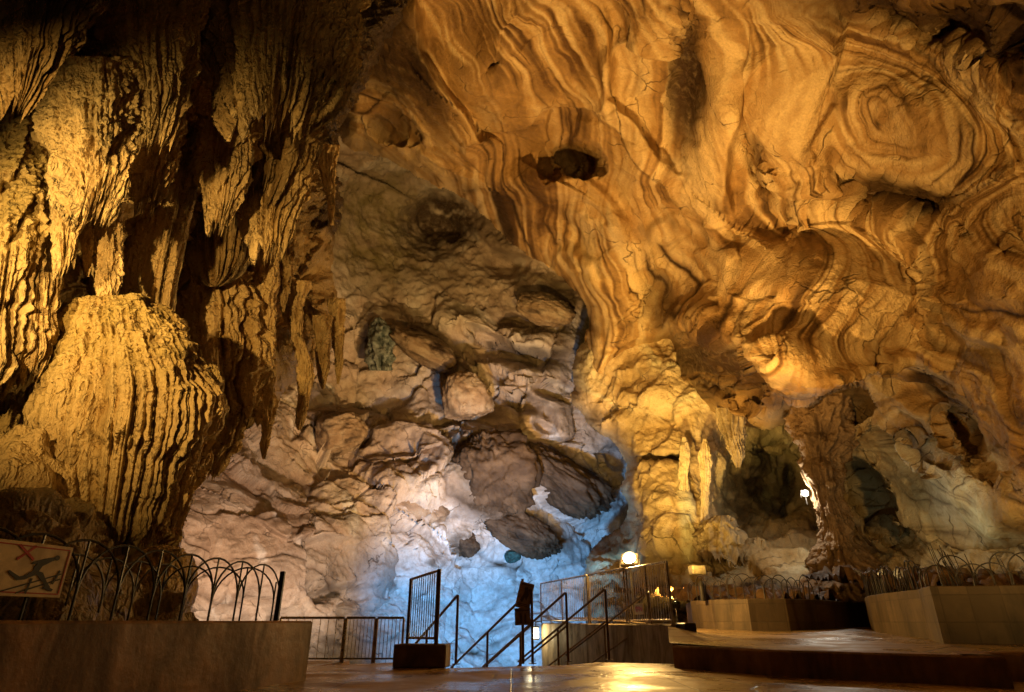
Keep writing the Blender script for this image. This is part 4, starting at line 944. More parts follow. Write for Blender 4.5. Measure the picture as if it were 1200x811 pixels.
def wall_strip(name, pts, z0, z1, thick, mat, side=1, n=6, bev=.02, zb=None):
    """low wall along a ground line: front face, top, back; UV in metres"""
    pts = [np.array(p[:2], float) for p in pts]
    fine = []
    for a, b in zip(pts[:-1], pts[1:]):
        for k in range(n): fine.append(a + (b - a) * k / n)
    fine.append(pts[-1]); fine = np.array(fine)
    d = np.gradient(fine, axis=0); d /= np.linalg.norm(d, axis=1, keepdims=True)
    nr = np.stack([-d[:, 1], d[:, 0]], 1) * side
    L = np.concatenate([[0], np.cumsum(np.linalg.norm(np.diff(fine, axis=0), axis=1))])
    prof = [(0, z0, 0), (0, z1 - bev, z1 - z0 - bev), (bev, z1, z1 - z0), (thick - bev, z1, z1 - z0 + thick), (thick, z1 - bev, z1 - z0 + thick), (thick, z0, 2 * (z1 - z0))]
    co = []; uv = []
    for k in range(len(fine)):
        for off, z, v in prof:
            q = fine[k] + nr[k] * off; co.append((q[0], q[1], z)); uv.append((L[k], v))
    co = np.array(co); m = len(prof); i = np.arange(len(fine) * m).reshape(-1, m)
    qd = np.stack([i[:-1, :-1], i[1:, :-1], i[1:, 1:], i[:-1, 1:]], -1).reshape(-1, 4)
    caps = []
    for r, flip in ((0, 1), (-1, 0)):
        c = list(i[r]); t = [(c[0], c[1], c[4], c[5]), (c[1], c[2], c[3], c[4])]
        caps += [x[::-1] if flip else x for x in t]
    co[:, 0] += .006 * noise(co * 3); co[:, 1] += .006 * noise(co * 3 + 5)
    me = mesh_np(name, co, np.concatenate([qd, np.array(caps)]), False, None, mat, None, uv)
    return obj(name, me)

def zrot(a): return np.array([[math.cos(a), math.sin(a), 0], [-math.sin(a), math.cos(a), 0], [0, 0, 1.0]])
def g(px, py, z): return on_z(px, py, z)

def arc_pts(a, b, h, n=14):
    """half-hoop between two foot points: straight legs and a round head of height h"""
    a = np.array(a, float); b = np.array(b, float); mid = (a + b) / 2; hw = (b - a) / 2; r = np.linalg.norm(hw)
    pts = [a]
    for k in range(n + 1):
        t = math.pi * (1 - k / n); pts.append(mid + hw * math.cos(t) + np.array([0, 0, h - r + r * math.sin(t)]))
    pts.append(b); return pts

def hoop_fence(name, line, z, h, step, r, mat, label, group=None, post_end=False, irregular=0.0, rail=True, rng=random):
    line = [np.array(p[:2], float) for p in line]
    root = empty(name, (line[0][0], line[0][1], z), label, 'fence', group)
    seg = [np.linalg.norm(b - a) for a, b in zip(line[:-1], line[1:])]; T = sum(seg)
    def at(s):
        for (a, b), l in zip(zip(line[:-1], line[1:]), seg):
            if s <= l + 1e-6: return np.array([*(a + (b - a) * s / l), z])
            s -= l
        return np.array([*line[-1], z])
    n = max(2, int(round(T / step))); st = T / n
    for k in range(n - 1):
        m = MB(); a = at(k * st); b = at((k + 2) * st); hh = h
        if irregular:
            hh = h * (1 + rng.uniform(-irregular, irregular)); a = a + np.array([rng.uniform(-1, 1), rng.uniform(-1, 1), 0]) * irregular * .15
        pts = arc_pts(a, b, hh)
        if irregular:
            t = np.array([rng.uniform(-1, 1), rng.uniform(-1, 1), 0]) * irregular * .5
            pts = [p + t * max(0, p[2] - z) for p in pts]
        m.tube(pts, r, 6); m.build('hoop', mat, root, True)
    if not irregular:
        for k in range(n + 1):
            m = MB(); p = at(k * st); m.tube([p, p + [0, 0, h if 0 < k < n else h * .72]], r * .9, 6); m.build('upright', mat, root, True)
    if rail:
        m = MB(); m.tube([at(s) + [0, 0, .05] for s in np.linspace(0, T, n + 1)], r, 6); m.build('bottom_rail', mat, root, True)
    if post_end:
        m = MB(); p = at(T); m.box(p + [0, 0, h * .5 - .03], (.045, .045, h * .96), bev=.004); m.build('end_post', mat, root)
    unparent_offset(root); return root

def bar_railing(name, p0, p1, h, gap, label, mat, rb=.006, rt=.018, posts=2, group=None, foot=.06, rend=None):
    p0 = np.array(p0, float); p1 = np.array(p1, float)
    root = empty(name, tuple(p0), label, 'railing', group); up = np.array([0, 0, 1.0])
    L = np.linalg.norm(p1 - p0); n = max(3, int(L / gap))
    for nm, zz, rr in (('top_rail', h, rt), ('bottom_rail', foot, rt * .7)):
        m = MB(); m.tube([p0 + up * zz, p1 + up * zz], rr, 8); m.build(nm, mat, root, True)
    for k in range(posts):
        q = p0 + (p1 - p0) * k / (posts - 1); m = MB(); m.tube([q, q + up * (h - rt * .3)], rt, 8); m.build('post', mat, root, True)
    for k in range(1, n):
        q = p0 + (p1 - p0) * k / n; m = MB(); m.tube([q + up * foot, q + up * h], rb, 5, False); m.build('baluster', mat, root, True)
    unparent_offset(root); return root

def handrail(name, top, d, run, h, label, mat, r=.019, low=.46, group=None, mid=True):
    """sloping stair rail: post at the stair head, two rails running down along d, a second post"""
    top = np.array(top, float); d = np.array(d, float); d /= np.linalg.norm(d)
    foot = top.copy(); foot[2] -= h
    root = empty(name, tuple(foot), label, 'handrail', group)
    m = MB(); m.tube([foot, top - [0, 0, .05], top - [0, 0, .015], top + d * .03, top + d * .09], r, 8); m.build('head_post', mat, root, True)
    m = MB(); m.tube([top + d * .07, top + d * run], r, 8); m.build('hand_rail', mat, root, True)
    if mid:
        m = MB(); q = top - [0, 0, low]; m.tube([q, q + d * run], r * .8, 8); m.build('lower_rail', mat, root, True)
    m = MB(); m.tube([foot + [0, 0, .004], foot + [0, 0, .014]], .055, 14); m.build('base_plate', mat, root, True)
    for s in (run * .5, run * .98):
        q = top + d * s; m = MB(); m.tube([q, q - [0, 0, h]], r, 8); m.build('post', mat, root, True)
    unparent_offset(root); return root

def panel_sign(root, o, u, w, nrm, W, H, mat, name='board', t=.012, border=None):
    m = MB(); m.box(o + u * W / 2 + w * H / 2 - nrm * t / 2, (W, H, t), (u, w, nrm), bev=.003); return m.build(name, mat, root)

def build_fore():
    st = M['steel']; bs = M['brown_steel']; ir = M['black_iron']
    # --- ground
    e = [g(x, y, 0) for x, y in ((356, 781), (462, 776), (524, 783), (660, 780), (700, 776), (790, 774))]
    poly = [(-9, -6), (12, -6), (12, 8.6), (6.2, 8.3), (2.6, 9.4)] + [(p[0], p[1]) for p in e[::-1]][1:] + [(-2.5, 10.6), (-9, 10.6)]
    sheet('floor', poly, 0, M['floor'], div=.3)
    k = MB()
    ed = [np.array(q) for q in [(2.6, 9.4)] + [(p[0], p[1]) for p in e[::-1]][1:] + [(-2.5, 10.6)]]
    for a, b in zip(ed[:-1], ed[1:]):
        a3 = np.array([*a, -.012]); b3 = np.array([*b, -.012]); dn = np.array([0, 0, -2.2])
        k.add([a3, b3, b3 + dn, a3 + dn], [(0, 1, 2, 3)])
    o = k.build('floor_edge', M['concrete']); tag(o, kind='structure')
    sheet('lower_hall_floor', [(-14, 11), (14, 11), (26, 48), (-24, 48)], -1.75, M['lower_floor'], div=1.5, zf=lambda x, y: -2.4 + .035 * (y - 11))
    D = rays(100, 1200); hd = D * np.array([1, 1, 0]); hd /= np.linalg.norm(hd); sd = np.array([hd[1], -hd[0], 0])
    k = MB(); s0 = g(560, 781, 0) * np.array([1, 1, 0])
    sl = D[2] / math.hypot(D[0], D[1])
    for n in range(13):
        k.box(s0 + hd * (.18 + .34 * n) + np.array([0, 0, -.06 + sl * (.34 * (n + .5)) - .3]) + sd * 1.2, (.338, 3.4, .55), (hd, sd, (0, 0, 1.0)), bev=.01)
    o = k.build('stairs', M['pale_concrete']); tag(o, kind='structure')
    # --- left wall with its fence and warning sign
    A = np.array([-3.3, 1.9]); B = np.array([g(358, 797, 0)[0], g(358, 797, 0)[1]])
    ztop = .545
    wl = wall_strip('low_wall', [A, A * .5 + B * .5, B], 0, ztop, .5, M['concrete'], 1, 10)
    tag(wl, 'low brown stained concrete wall in the left foreground under the arched fence', 'wall')
    d = (B - A) / np.linalg.norm(B - A); nr = np.array([-d[1], d[0]])
    fe = B - d * .42 + nr * .16
    f0 = A - d * .2 + nr * .16
    fline = [f0, fe]
    hoop_fence('arched_fence', fline, ztop, .50, .33, .0085, ir, 'black iron hooped fence on top of the low brown wall in the left foreground', post_end=True, rail=False)
    bk = fe + nr * .9 - d * .1
    hoop_fence('arched_fence', [fe + nr * .06, bk, bk - d * 1.8], ztop, .50, .33, .0085, ir, 'black iron hooped fence turning back behind the fence on the low brown wall', rail=False)
    m = wall_strip('low_wall', [B + nr * .51, B + nr * 1.25, B + nr * 1.25 - d * 2.6], 0, ztop - .01, .3, M['concrete'], 1, 6)
    tag(m, 'return of the brown wall, carrying the rear hooped fence', 'wall')
    # warning sign: its corners sit on sight lines, its plane is that of the fence
    u = np.array([d[0], d[1], 0.0]); w = np.array([0, 0, 1.0]); nrm = np.array([-nr[0], -nr[1], 0.0])
    def onf(px, py, off=.03):
        r = rays(px, py); q = np.array([*f0, 0]) + nrm * off; t = ((q - CAM) @ nrm) / (r @ nrm); return CAM + r * t
    br = onf(70, 701); tr = onf(81, 641)
    H = tr[2] - br[2]; W = .60
    root = empty('warning_sign', tuple(br), 'cream no-climbing sign with red border and black running figure, on the arched fence', 'sign')
    o = np.array([br[0], br[1], br[2]]) - u * W
    panel_sign(root, o, u, w, nrm, W, H, M['sign_cream'], 'board')
    q = o + nrm * .001
    def bar2(pts, th, mat, nm, h=.0025):
        m = MB()
        for (a, b) in zip(pts[:-1], pts[1:]):
            a = np.array(a, float); b = np.array(b, float); dd = (b - a) / np.linalg.norm(b - a); pp = np.array([-dd[1], dd[0]]) * th / 2
            m.prism([tuple(a - pp), tuple(b - pp), tuple(b + pp), tuple(a + pp)], q, u, w, nrm, h)
        return m.build(nm, mat, root)
    bo = .022
    for pts in ([(bo, bo), (W - bo, bo)], [(W - bo, bo + .0045), (W - bo, H - bo - .0045)], [(W - bo, H - bo), (bo, H - bo)], [(bo, H - bo - .0045), (bo, bo + .0045)]): bar2(pts, .007, M['sign_red'], 'border')
    sx, sy = W * .40, H * .72                      # frame for the pictogram: right part of the board
    def U(x, y): return (W - .40 + x * .385, y * H)
    bar2([U(.10, .66), U(.36, .94)], .014, M['sign_red'], 'cross'); bar2([U(.08, .93), U(.38, .68)], .014, M['sign_red'], 'cross', .0032)
    m = MB()
    def poly(ps, h=.0036): m.prism([U(*p) for p in ps], q, u, w, nrm, h)
    poly([(.78 + .045 * math.cos(t), .76 + .05 * math.sin(t)) for t in np.linspace(0, 2 * math.pi, 14, endpoint=False)])
    poly([(.74, .77), (.72, .70), (.56, .58), (.52, .48), (.60, .46), (.72, .28), (.80, .20), (.76, .15), (.66, .26), (.52, .40), (.42, .46), (.42, .56), (.50, .68), (.62, .74)])
    poly([(.72, .76), (.56, .72), (.38, .64), (.36, .61), (.40, .60), (.58, .66), (.74, .70)], .0042)
    poly([(.44, .50), (.30, .38), (.22, .36), (.04, .46), (.02, .43), (.20, .29), (.32, .31), (.50, .42)], .0042)
    poly([(.70, .22), (.86, .16), (.84, .12), (.66, .17)], .0042)
    m.build('runner_figure', M['sign_black'], root)
    bar2([U(-.05, .06), U(.94, .46)], .008, M['sign_black'], 'fence_symbol'); bar2([U(.24, .06), U(.94, .36)], .008, M['sign_black'], 'fence_symbol', .003)
    bar2([U(.40, .06), U(.44, .34)], .012, M['sign_black'], 'fence_symbol', .0034); bar2([U(.82, .26), U(.90, .52)], .012, M['sign_black'], 'fence_symbol', .0034)
    unparent_offset(root)
    # --- railing at the floor's far left edge
    q0 = g(322, 774, -.02); q1 = g(400, 775, -.02); q2 = g(437, 775.5, -.02); q3 = g(470, 776, -.02)
    yb = 10.3
    def yb_(px): p = at_y(px, 775, yb); return np.array([p[0], yb, -.03])
    bar_railing('railing', yb_(322), yb_(399), .62, .115, 'steel bar railing at the floor edge just right of the brown wall', st, group='steel railings at the floor edge')
    bar_railing('railing', yb_(401.5), yb_(436), .62, .055, 'middle steel railing panel of close-set bars, left of the tall panel', st, group='steel railings at the floor edge')
    bar_railing('railing', yb_(438.5), yb_(470), .62, .055, 'steel railing panel ending behind the tall barred panel', st, group='steel railings at the floor edge')
    # --- tall barred panel on its block
    b0 = g(460, 783, 0); b1 = g(523, 783, 0); y0 = b0[1]; wd = b1[0] - b0[0]
    m = MB(); m.box(((b0[0] + b1[0]) / 2, y0 + .22, .135), (wd, .42, .27), zrot(-.06), bev=.015); o = m.build('concrete_block', M['brown_block'])
    tag(o, 'brown block under the tall barred panel at the head of the stairs', 'block')
    t0 = at_y(477, 752, y0 + .34); t1 = at_y(511, 755, y0 + .05)
    zb = .27; root = empty('barred_panel', (t0[0], t0[1], zb), 'tall slanting barred panel with thick brown frame standing on a brown block', 'panel')
    p0 = np.array([t0[0], t0[1], zb]); p1 = np.array([t1[0], t1[1], zb]); up = np.array([0, 0, 1.0]); h0 = at_y(474, 678, t0[1])[2] - zb; h1 = at_y(511, 667, t1[1])[2] - zb
    m = MB(); m.tube([p1, p1 + up * (h1 - .03), p1 + up * h1], .027, 10); m.build('thick_post', bs, root, True)
    m = MB(); m.tube([p0, p0 + up * h0], .021, 10); m.build('thin_post', bs, root, True)
    m = MB(); m.tube([p0 + up * (h0 - .01), p1 + up * (h1 - .015)], .018, 8); m.build('top_rail', st, root, True)
    m = MB(); m.tube([p0 + up * .07, p1 + up * .07], .016, 8); m.build('bottom_rail', st, root, True)
    for k_ in range(1, 13):
        t = k_ / 13; a = p0 + (p1 - p0) * t; hh = h0 + (h1 - h0) * t; m = MB(); m.tube([a + up * .07, a + up * (hh - .012)], .0065, 6, False); m.build('bar', st, root, True)
    unparent_offset(root)
    # --- stair rails
    def head(px, py, z): return on_z(px, py, z)
    def rail(pxp, pyb, pyt, run, label, **kw):
        f = g(pxp, pyb, 0); t = at_y(pxp, pyt, f[1]); hh = t[2]; t = np.array([f[0], f[1], hh])
        return handrail('handrail', t, D, run, hh, label, bs, group='stair handrails', **kw)
    rail(534, 779, 697, 2.6, 'leftmost brown stair handrail, just right of the tall barred panel', mid=False)
    rail(666, 776, 694, 3.2, 'brown stair handrail whose post stands in front of the lantern')
    rail(714, 774, 690, 3.2, 'brown stair handrail with curved double head in front of the concrete terrace face')
    rail(767, 770, 693, 3.0, 'rightmost brown stair handrail, below the red and white sign')
    f = g(627, 779, 0); t = at_y(622, 690, f[1]); t = np.array([f[0] - .03, f[1] + .1, t[2]])
    handrail('handrail', t, D, 3.2, t[2], 'brown stair handrail rising behind the two small wooden signs', bs, group='stair handrails')
    # --- sign post
    f = g(613, 778, 0); y = f[1]; root = empty('sign_post', (f[0], y, 0), 'two small wooden boards on a post at the head of the stairs, upper one tilted', 'sign')
    s = px_size(f); m = MB(); m.tube([f, f + [0, 0, 85 * s / .91]], .020, 8); m.build('post', bs, root, True)
    def brd(cx, cy, W, H, tilt, yaw, nm, dy):
        c = at_y(cx, cy, y + dy); a = math.radians(tilt); b = math.radians(yaw)
        u = np.array([math.cos(b), math.sin(b), 0]); n_ = np.array([math.sin(b), -math.cos(b), 0]); w_ = np.array([0, 0, 1.0])
        u2 = u * math.cos(a) + w_ * math.sin(a); w2 = -u * math.sin(a) + w_ * math.cos(a); o = c - u2 * W / 2 - w2 * H / 2
        bo = MB(); bo.box(c, (W, H, .02), (u2, w2, n_), bev=.004); bb = bo.build(nm, M['sign_wood'], root)
        return o + n_ * .0105, u2, w2, n_, bb
    W, H = 17 * s, 30 * s
    o, u2, w2, n_, bb = brd(615, 698, W * 1.05, H, -14, 8, 'board', -.045)
    m = MB()
    m.prism([(W * .25, H * .30), (W * .45, H * .62), (W * .40, H * .80), (W * .62, H * .84), (W * .78, H * .55), (W * .68, H * .30), (W * .55, H * .45), (W * .42, H * .22)], o, u2, w2, n_, .003)
    for t in (.10, .16, .90): m.prism([(W * .15, H * t), (W * .85, H * t), (W * .85, H * (t + .03)), (W * .15, H * (t + .03))], o, u2, w2, n_, .003)
    x = m.build('lettering', M['sign_brown'], bb)
    W, H = 19 * s, 19 * s
    o, u2, w2, n_, bb = brd(612.5, 722.5, W, H, 2, 0, 'board', -.045)
    m = MB()
    m.prism([(W * .32, H * .12), (W * .46, H * .12), (W * .46, H * .55), (W * .42, H * .70), (W * .36, H * .70), (W * .32, H * .55)], o, u2, w2, n_, .003)
    m.prism([(W * .60, H * .12), (W * .72, H * .12), (W * .72, H * .58), (W * .66, H * .74), (W * .60, H * .58)], o, u2, w2, n_, .003)
    m.prism([(W * .12, H * .82), (W * .88, H * .82), (W * .88, H * .88), (W * .12, H * .88)], o, u2, w2, n_, .003)
    m.build('lettering', M['sign_brown'], bb)
    unparent_offset(root)
    # --- raised terrace right of the stairs
    zt = .50
    c0 = at_y(786, 733, 10.4); c0 = np.array([c0[0], 10.4]); c1 = at_y(634, 722, 17.0); c1 = np.array([c1[0], 17.0])
    dt = (c1 - c0) / np.linalg.norm(c1 - c0); nt = np.array([dt[1], -dt[0]])
    wl = wall_strip('terrace_wall', [c0, c0 * .6 + c1 * .4, c1], -2.2, zt, .22, M['pale_concrete'], -1, 8)
    tag(wl, 'grey concrete retaining wall beside the stairs with a lit lantern on it', 'wall')
    E0 = c1 + nt * 2.4
    pe = [g(788, 757, .25), g(900, 762, .25), g(1040, 766, .25), g(1178, 770, .25)]
    front = [np.array([pe[0][0], pe[0][1]])] + [np.array([p[0], p[1]]) for p in pe[1:]]
    front += [front[-1] + np.array([.35, .75]), front[-1] + np.array([5, 1.2])]
    TF = [(c0[0] - .05, c0[1] - .02)] + [(p[0], p[1] + .16) for p in front]
    sheet('terrace_floor', [tuple(c0 + nt * .22), tuple(c1 + nt * .22), tuple(E0 + np.array([2.0, 1.0])), (9.0, 22.0), (16, 20), (16, 8.4)] + TF[::-1], zt, M['terrace'], div=.5,
          zf=lambda x, y: .25 + .022 * np.clip(y - 7.4, 0, 12) + .22 * sstep(1.2, .0, np.abs(x - (c0[0] + dt[0] / dt[1] * (y - c0[1])))) * 0 + .17 * sstep(3.4, 2.2, x) * sstep(9.3, 10.3, y))
    # railing on the terrace edge: three panels
    def te(t): q = c0 + (c1 - c0) * t + nt * .11; return np.array([q[0], q[1], zt])
    def t_at(px):
        best = min(np.linspace(-.05, 1.05, 400), key=lambda t: abs(proj(te(t))[0] - px)); return best
    G = 'steel railings on the terrace edge'
    bar_railing('railing', te(.02), te(t_at(738)), .93, .085, 'nearest steel railing panel on the terrace, right below the bright warm floodlight', st, group=G, posts=3)
    bar_railing('railing', te(t_at(735)), te(t_at(692)), .95, .10, 'middle steel railing panel on the terrace edge, left of the warm floodlight', st, group=G)
    bar_railing('railing', te(t_at(690)), te(t_at(634)), .95, .12, 'farthest steel railing panel on the terrace, seen against the blue rock above the lantern', st, group=G, posts=3)
    q = te(0) + np.array([.13, -.07, 0])
    m = MB(); m.box((q[0] - .02, q[1] - .02, .25), (.20, .30, .54), zrot(.25), bev=.015); o = m.build('concrete_block', M['lamp_body']); tag(o, 'small dark block at the near end of the terrace railing', 'block')
    # red and white notice tied to the railing
    pc = te(t_at(752)); s = px_size(pc); u3 = np.array([dt[0], dt[1], 0.0]) * -1; n3 = np.array([-nt[0], -nt[1], 0.0])
    o = pc + np.array([0, 0, at_y(752, 720, pc[1])[2] - zt]) + n3 * .03 - u3 * .18
    root = empty('notice', tuple(o), 'small white notice with red drawing tied to the terrace railing', 'sign')
    panel_sign(root, o, u3, np.array([0, 0, 1.0]), n3, .36, .17, M['sign_white'], 'board')
    m = MB()
    for cx, cy, rr in ((.10, .085, .05), (.20, .09, .045), (.285, .08, .035)): m.prism([(cx + rr * math.cos(a) * (1 + .25 * math.sin(3 * a)), cy + rr * math.sin(a)) for a in np.linspace(0, 2 * math.pi, 16, endpoint=False)], o + n3 * .001, u3, np.array([0, 0, 1.0]), n3, .003 + rr * .01)
    m.build('red_drawing', M['sign_red'], root); unparent_offset(root)
    # lantern on the wall's far end
    lp = np.array([*(c0 + (c1 - c0) * t_at(640)), 0]) ; lp = lp + np.array([-nt[0], -nt[1], 0]) * .17; zz = at_y(640, 742, lp[1])[2]; lp[2] = zz
    global LANTERN; LANTERN = lp
    s = px_size(lp); root = empty('lantern', tuple(lp), 'small lit lantern on the concrete wall beside the stairs', 'lantern')
    m = MB(); m.box(lp, (7 * s, 7 * s, 11 * s), bev=.02); m.build('lamp_glass', M['lantern_glass'], root)
    m = MB(); m.box(lp + [0, 0, 6.6 * s], (9 * s, 9 * s, 1.6 * s), bev=.01); m.build('lamp_cap', M['lamp_body'], root); m = MB(); m.box(lp - [0, 0, 6.4 * s], (8 * s, 8 * s, 1.2 * s), bev=.008); m.build('lamp_base', M['lamp_body'], root); m = MB()
    m.tube([lp + [0, 0, 7 * s], lp + [0, 0, 12 * s], lp + np.array([nt[0] * .17, nt[1] * .17, 13 * s])], .014, 6); m.build('hanging_rod', M['lamp_body'], root); unparent_offset(root)
    # floodlights
    def flood(loc, aim, label, mat, sz, pole):
        loc = np.array(loc, float); root = empty('floodlight', (loc[0], loc[1], loc[2] - pole), label, 'lamp')
        a = np.array(aim, float) - loc; a /= np.linalg.norm(a); r_ = np.cross(a, [0, 0, 1.0]); r_ /= np.linalg.norm(r_); u_ = np.cross(r_, a)
        m = MB(); m.box(loc - a * sz * .5, (sz * 1.5, sz * 1.15, sz * .5), (r_, u_, a), bev=sz * .08)
        for t in (-.45, -.15, .15, .45): m.box(loc - a * sz * .83 + r_ * t * sz, (sz * .08, sz * .9, sz * .14), (r_, u_, a))
        m.build('housing', M['lamp_body'], root)
        m = MB(); m.tube([loc - a * sz * .27, loc - a * sz * .18, loc - a * sz * .10], [sz * .52, sz * .50, sz * .34], 20); m.build('lens', mat, root, True)
        m = MB(); m.tube([loc - a * sz * .26, loc - a * sz * .12], sz * .60, 20, False); m.build('rim', M['lamp_body'], root, True)
        for t in (-1, 1):
            m = MB(); m.tube([loc - a * sz * .5 + r_ * t * sz * .8, loc - a * sz * .5 + r_ * t * sz * .8 - u_ * sz * .8], sz * .05, 6); m.build('bracket', M['lamp_body'], root, True)
        m = MB(); m.tube([loc - a * sz * .6 - u_ * sz * .55, loc - a * sz * .6 - [0, 0, pole]], .02, 8); m.build('pole', M['lamp_body'], root, True)
        unparent_offset(root); return root
    fl = P(737, 652, 13.4); flood(fl, fl + np.array([-2, -6, 4.5]), 'bright warm floodlight on a short pole above the terrace railing', M['warm_bulb'], .24, 1.1)
    f2 = P(944, 578, 21.8); flood(f2, CAM + np.array([3, 0, 0]), 'bright white lamp beside the rough brown pillar', M['white_bulb'], .17, .35)
    pl_ = P(790, 700, 17.0); am = P(750, 500, 27.0) - pl_; am /= np.linalg.norm(am)
    flood(pl_ - am * .22, pl_ + am, 'small warm floodlight standing low on the terrace behind the railing, aimed at the golden wall', M['lantern_glass'], .14, .45)
    # --- right platform edge, step and stone walls
    w_ = wall_strip('platform_step', front, -.05, .255, .32, M['concrete'], 1, 8, .02); tag(w_, kind='structure')
    zt2 = .30
    def cw(pts, ztop, label, th=.24, z0=.2, n=8):
        w = wall_strip('stone_wall', pts, z0, ztop, th, M['stone_wall'], 1, n, .012); return tag(w, label, 'wall')
    def gp(px, py, z): q = on_z(px, py, z); return np.array([q[0], q[1]])
    # far curved wall: foot follows the terrace
    def foot(px, Y): q = at_y(px, 730, Y); return np.array([q[0], Y])
    far = [foot(806, 17.2), foot(812, 14.6), foot(840, 13.7), foot(880, 13.1), foot(925, 13.0), foot(970, 13.8), foot(1000, 15.2), foot(1045, 15.9)]
    cw(far, .95, 'far curved stone-faced planter wall in the middle of the terrace', n=4)
    nr2 = [foot(1060, 15.5), foot(1019, 13.6), foot(1024, 12.5), foot(1042, 11.4), foot(1070, 10.4), foot(1096, 9.6)]
    cw(nr2, .98, 'curved stone-faced planter wall on the right, behind the nearest one', n=5)
    nr1 = [foot(1080, 10.6), foot(1090, 9.2), foot(1100, 8.75), foot(1145, 8.7), foot(1205, 8.5), foot(1330, 8.0)]
    cw(nr1, .97, 'nearest and tallest stone-faced planter wall at the right edge', n=5)
    rg = random.Random(3)
    wk = M['wicker']
    hoop_fence('hoop_fence', [p + np.array([0, .14]) for p in far[1:6]] , .95, .42, .19, .008, wk, 'low fence of dark thin hoops on the far curved stone wall', irregular=.15, rng=rg, rail=False)
    hoop_fence('hoop_fence', [p + np.array([.12, .1]) for p in nr2[1:]], .98, .36, .13, .010, wk, 'dark hoop fence on the curved stone wall left of the nearest one', irregular=.25, rng=rg, rail=False)
    hoop_fence('hoop_fence', [np.array(p) + np.array([.05, .16]) for p in nr1[2:5]] + [foot(1300, 8.3)], .97, .36, .2, .009, wk, 'tallest dark hoop fence, on the nearest stone wall at the right edge', irregular=.3, rng=rg, rail=False)
    # loose rods standing in the bed behind the near wall
    root = empty('rod_bundle', (*(foot(1145, 9.2)), .9), 'loose row of bare upright dark rods standing behind the nearest stone wall', 'rods')
    for k_ in range(20):
        q = foot(1118 + 2.6 * k_ if k_ < 12 else rg.uniform(1110, 1215), 8.95 + .2 * rg.random()); b_ = np.array([q[0], q[1], .93]); t_ = b_ + np.array([rg.uniform(-.16, -.04), rg.uniform(-.05, .05), rg.uniform(.36, .62)])
        m = MB(); m.tube([b_, (b_ + t_) / 2 + [rg.uniform(-.02, .02), 0, 0], t_], .0055, 5); m.build('rod', wk, root, True)
    unparent_offset(root)
    # rubble beds held by the walls
    def bed(name, pts, zf, mat, amp=.18):
        o = sheet(name, pts, 0, mat, 'stuff', .12, zf); me = o.data
        n = len(me.vertices); a = np.empty(n * 3, np.float32); me.vertices.foreach_get('co', a); a = a.reshape(-1, 3)
        f1, f2, idc = worley(a * 2.6, True)
        a[:, 2] += amp * (np.clip((f2 - f1) * 2.5, 0, 1) * (.5 + idc)) + amp * .6 * fbm(a * 1.1, 3); me.vertices.foreach_set('co', a.ravel())
        for nm, v in (('band', .45 + .5 * (idc - .5)), ('stain', .35 + .3 * fbm(a * .8, 3)), ('pale', 0 * idc), ('algae', 0 * idc)):
            at = me.attributes.new(nm, 'FLOAT', 'POINT'); at.data.foreach_set('value', np.clip(v, 0, 1).astype(np.float32))
        me.polygons.foreach_set('use_smooth', np.ones(len(me.polygons), bool)); me.update()
    bed('rubble', [tuple(p + np.array([0, .2])) for p in far[1:7]] + [(9.5, 21), (3.2, 21)], lambda x, y: .80 + .07 * np.clip(y - 13, 0, 9), M['rubble'], .22)
    bed('rubble_bed', [tuple(p + np.array([.15, .2])) for p in nr2[1:]] + [tuple(np.array(p) + np.array([0, .25])) for p in nr1[3:]] + [(14, 12), (14, 18), (8, 18)], lambda x, y: .80 + .10 * np.clip(y - 10, 0, 8), M['rubble'], .25)
    # small things among the rubble
    q = at_y(824, 704, 13.9); m = MB(); q = np.array([q[0], 13.9, .93]); s = px_size(q); m.tube([q, q + [0, 0, 17 * s]], 3.2 * s, 10); m.tube([q + [0, 0, 17 * s], q + [0, 0, 22 * s]], [4.2 * s, 1.5 * s], 10); o = m.build('bollard_lamp', M['lamp_body'], None, True); tag(o, 'short dark bollard standing at the left end of the far curved wall', 'bollard')
    q = at_y(817, 668, 19); s = px_size(q); m = MB(); m.box(q, (17 * s, 12 * s, 10 * s), zrot(.2), bev=.03); o = m.build('stone_block', M['sign_cream']); tag(o, 'pale yellow squared block at the foot of the golden wall', 'block')

def proj(p):
    v = np.asarray(p) - CAM; z = v @ FWD
    return 600 + F * (v @ RGT) / z, 405.5 - F * (v @ UPV) / z
build_shells(1.0); build_drip(); build_fore()
# ------------------------------------------------------------------ camera, light, render settings
cd = bpy.data.cameras.new('camera'); cam = bpy.data.objects.new('camera', cd); COL.objects.link(cam)
cam.location = CAM; cam.rotation_euler = (math.radians(90) + PITCH, 0, 0)
cd.sensor_width = 36; cd.lens = 36 * F / 1200; cd.clip_end = 500; cd.clip_start = .05
SC.camera = cam
w = bpy.data.worlds.new('World'); SC.world = w; w.use_nodes = True
w.node_tree.nodes['Background'].inputs[0].default_value = (1, .62, .25, 1); w.node_tree.nodes['Background'].inputs[1].default_value = .007

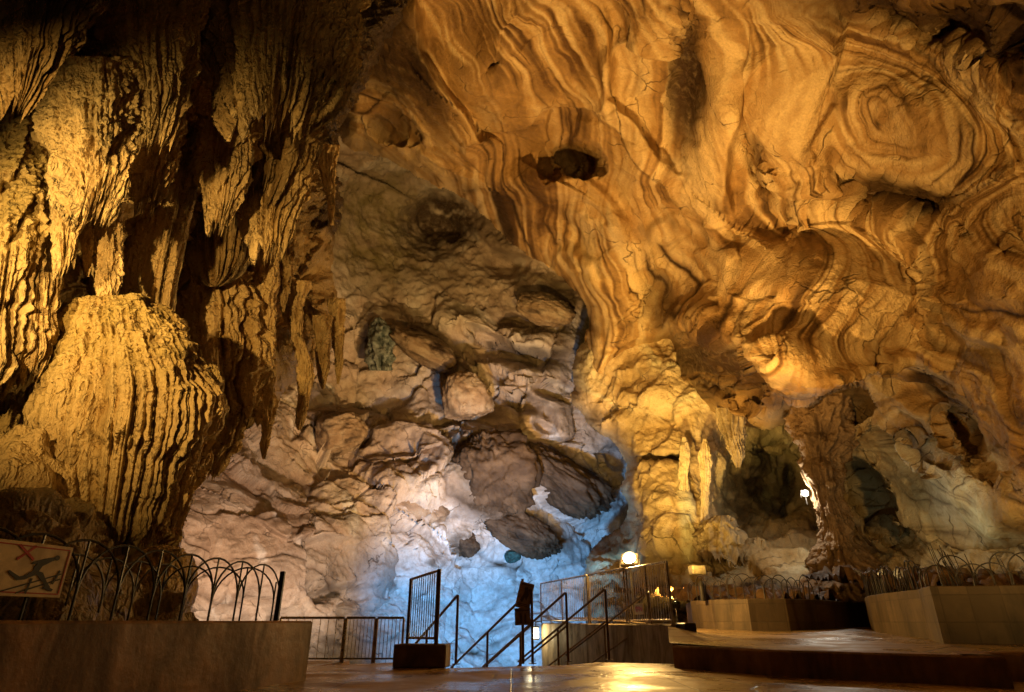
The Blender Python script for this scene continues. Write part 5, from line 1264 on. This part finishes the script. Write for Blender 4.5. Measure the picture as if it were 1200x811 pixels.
def lamp(name, kind, loc, power, col, target=None, size=.3, angle=None, blend=.6):
    l = bpy.data.lights.new(name, kind); l.energy = power; l.color = col
    if kind == 'AREA': l.size = size
    else: l.shadow_soft_size = size
    if kind == 'SPOT': l.spot_size = math.radians(angle or 90); l.spot_blend = blend
    o = bpy.data.objects.new(name, l); COL.objects.link(o); o.location = loc
    if target is not None:
        o.rotation_euler = (Vector(target) - Vector(loc)).to_track_quat('-Z', 'Y').to_euler()
    return o
WARM = (1, .57, .155)
def Pt(px, py, d): return tuple(P(px, py, d))
LT = Pt(737, 652, 13.4)
lamp('floodlight_terrace', 'POINT', (LT[0] - .1, LT[1] - .3, LT[2] + .25), 560, WARM, size=.12)
lamp('floodlight_ceiling', 'SPOT', (LT[0], LT[1], LT[2] + .25), 8800, WARM, Pt(690, 230, 24), .15, 125, 1)
lamp('floodlight_near', 'SPOT', (6.0, 1.0, .7), 4200, WARM, Pt(1010, 130, 20), .25, 114, 1)
lamp('left_fill', 'SPOT', (-5.6, 1.0, 3.6), 3500, (1, .59, .155), (-5.1, 10.5, 5.6), .10, 60, .9)  # added unseen fill that softens the shadows on the left formation
lamp('floodlight_left_high', 'SPOT', (-8.8, 3.4, 4.0), 2000, (1, .63, .175), (-5.2, 10.0, 6.6), .08, 64, .9)
lamp('floodlight_passage', 'SPOT', Pt(790, 700, 17), 14500, (1, .64, .15), Pt(745, 510, 27), .2, 80, .9)
lamp('lamp_alcove', 'POINT', tuple(P(939, 576, 21.6)), 120, (1, .95, .78), size=.1)
lamp('lamp_right', 'SPOT', Pt(1010, 672, 16.5), 150, (.9, 1, .70), Pt(1110, 590, 20), .2, 90)
lamp('floodlight_hall_blue', 'SPOT', (-.5, 15.5, -1.2), 20000, (.17, .51, 1.0), Pt(612, 645, 34), .3, 64, 1)
lamp('floodlight_hall_white', 'SPOT', Pt(420, 770, 17), 4400, (1, .65, .42), Pt(290, 600, 29), .3, 66, .9)
lamp('floodlight_recess', 'SPOT', Pt(650, 712, 19), 14000, (1, .60, .22), Pt(500, 385, 42), .2, 80, .9)
lamp('ambient_fill', 'POINT', (1.5, -4.5, 4.5), 85, (1, .52, .15), size=.2)  # added ambient fill behind the camera for the foreground and sign
lamp('lantern_light', 'POINT', tuple(LANTERN + np.array([-.12, -.25, 0])), 25, (1, .8, .42), size=.06)

SC.view_settings.view_transform = 'Standard'; SC.view_settings.look = 'None'; SC.view_settings.exposure = 0; SC.view_settings.gamma = 1
SC.render.engine = 'CYCLES'
c = SC.cycles
c.use_denoising = True; c.max_bounces = 5; c.diffuse_bounces = 3; c.glossy_bounces = 2; c.transmission_bounces = 2
c.sample_clamp_indirect = 4; c.caustics_reflective = False; c.caustics_refractive = False
c.use_adaptive_sampling = True; c.adaptive_threshold = .02
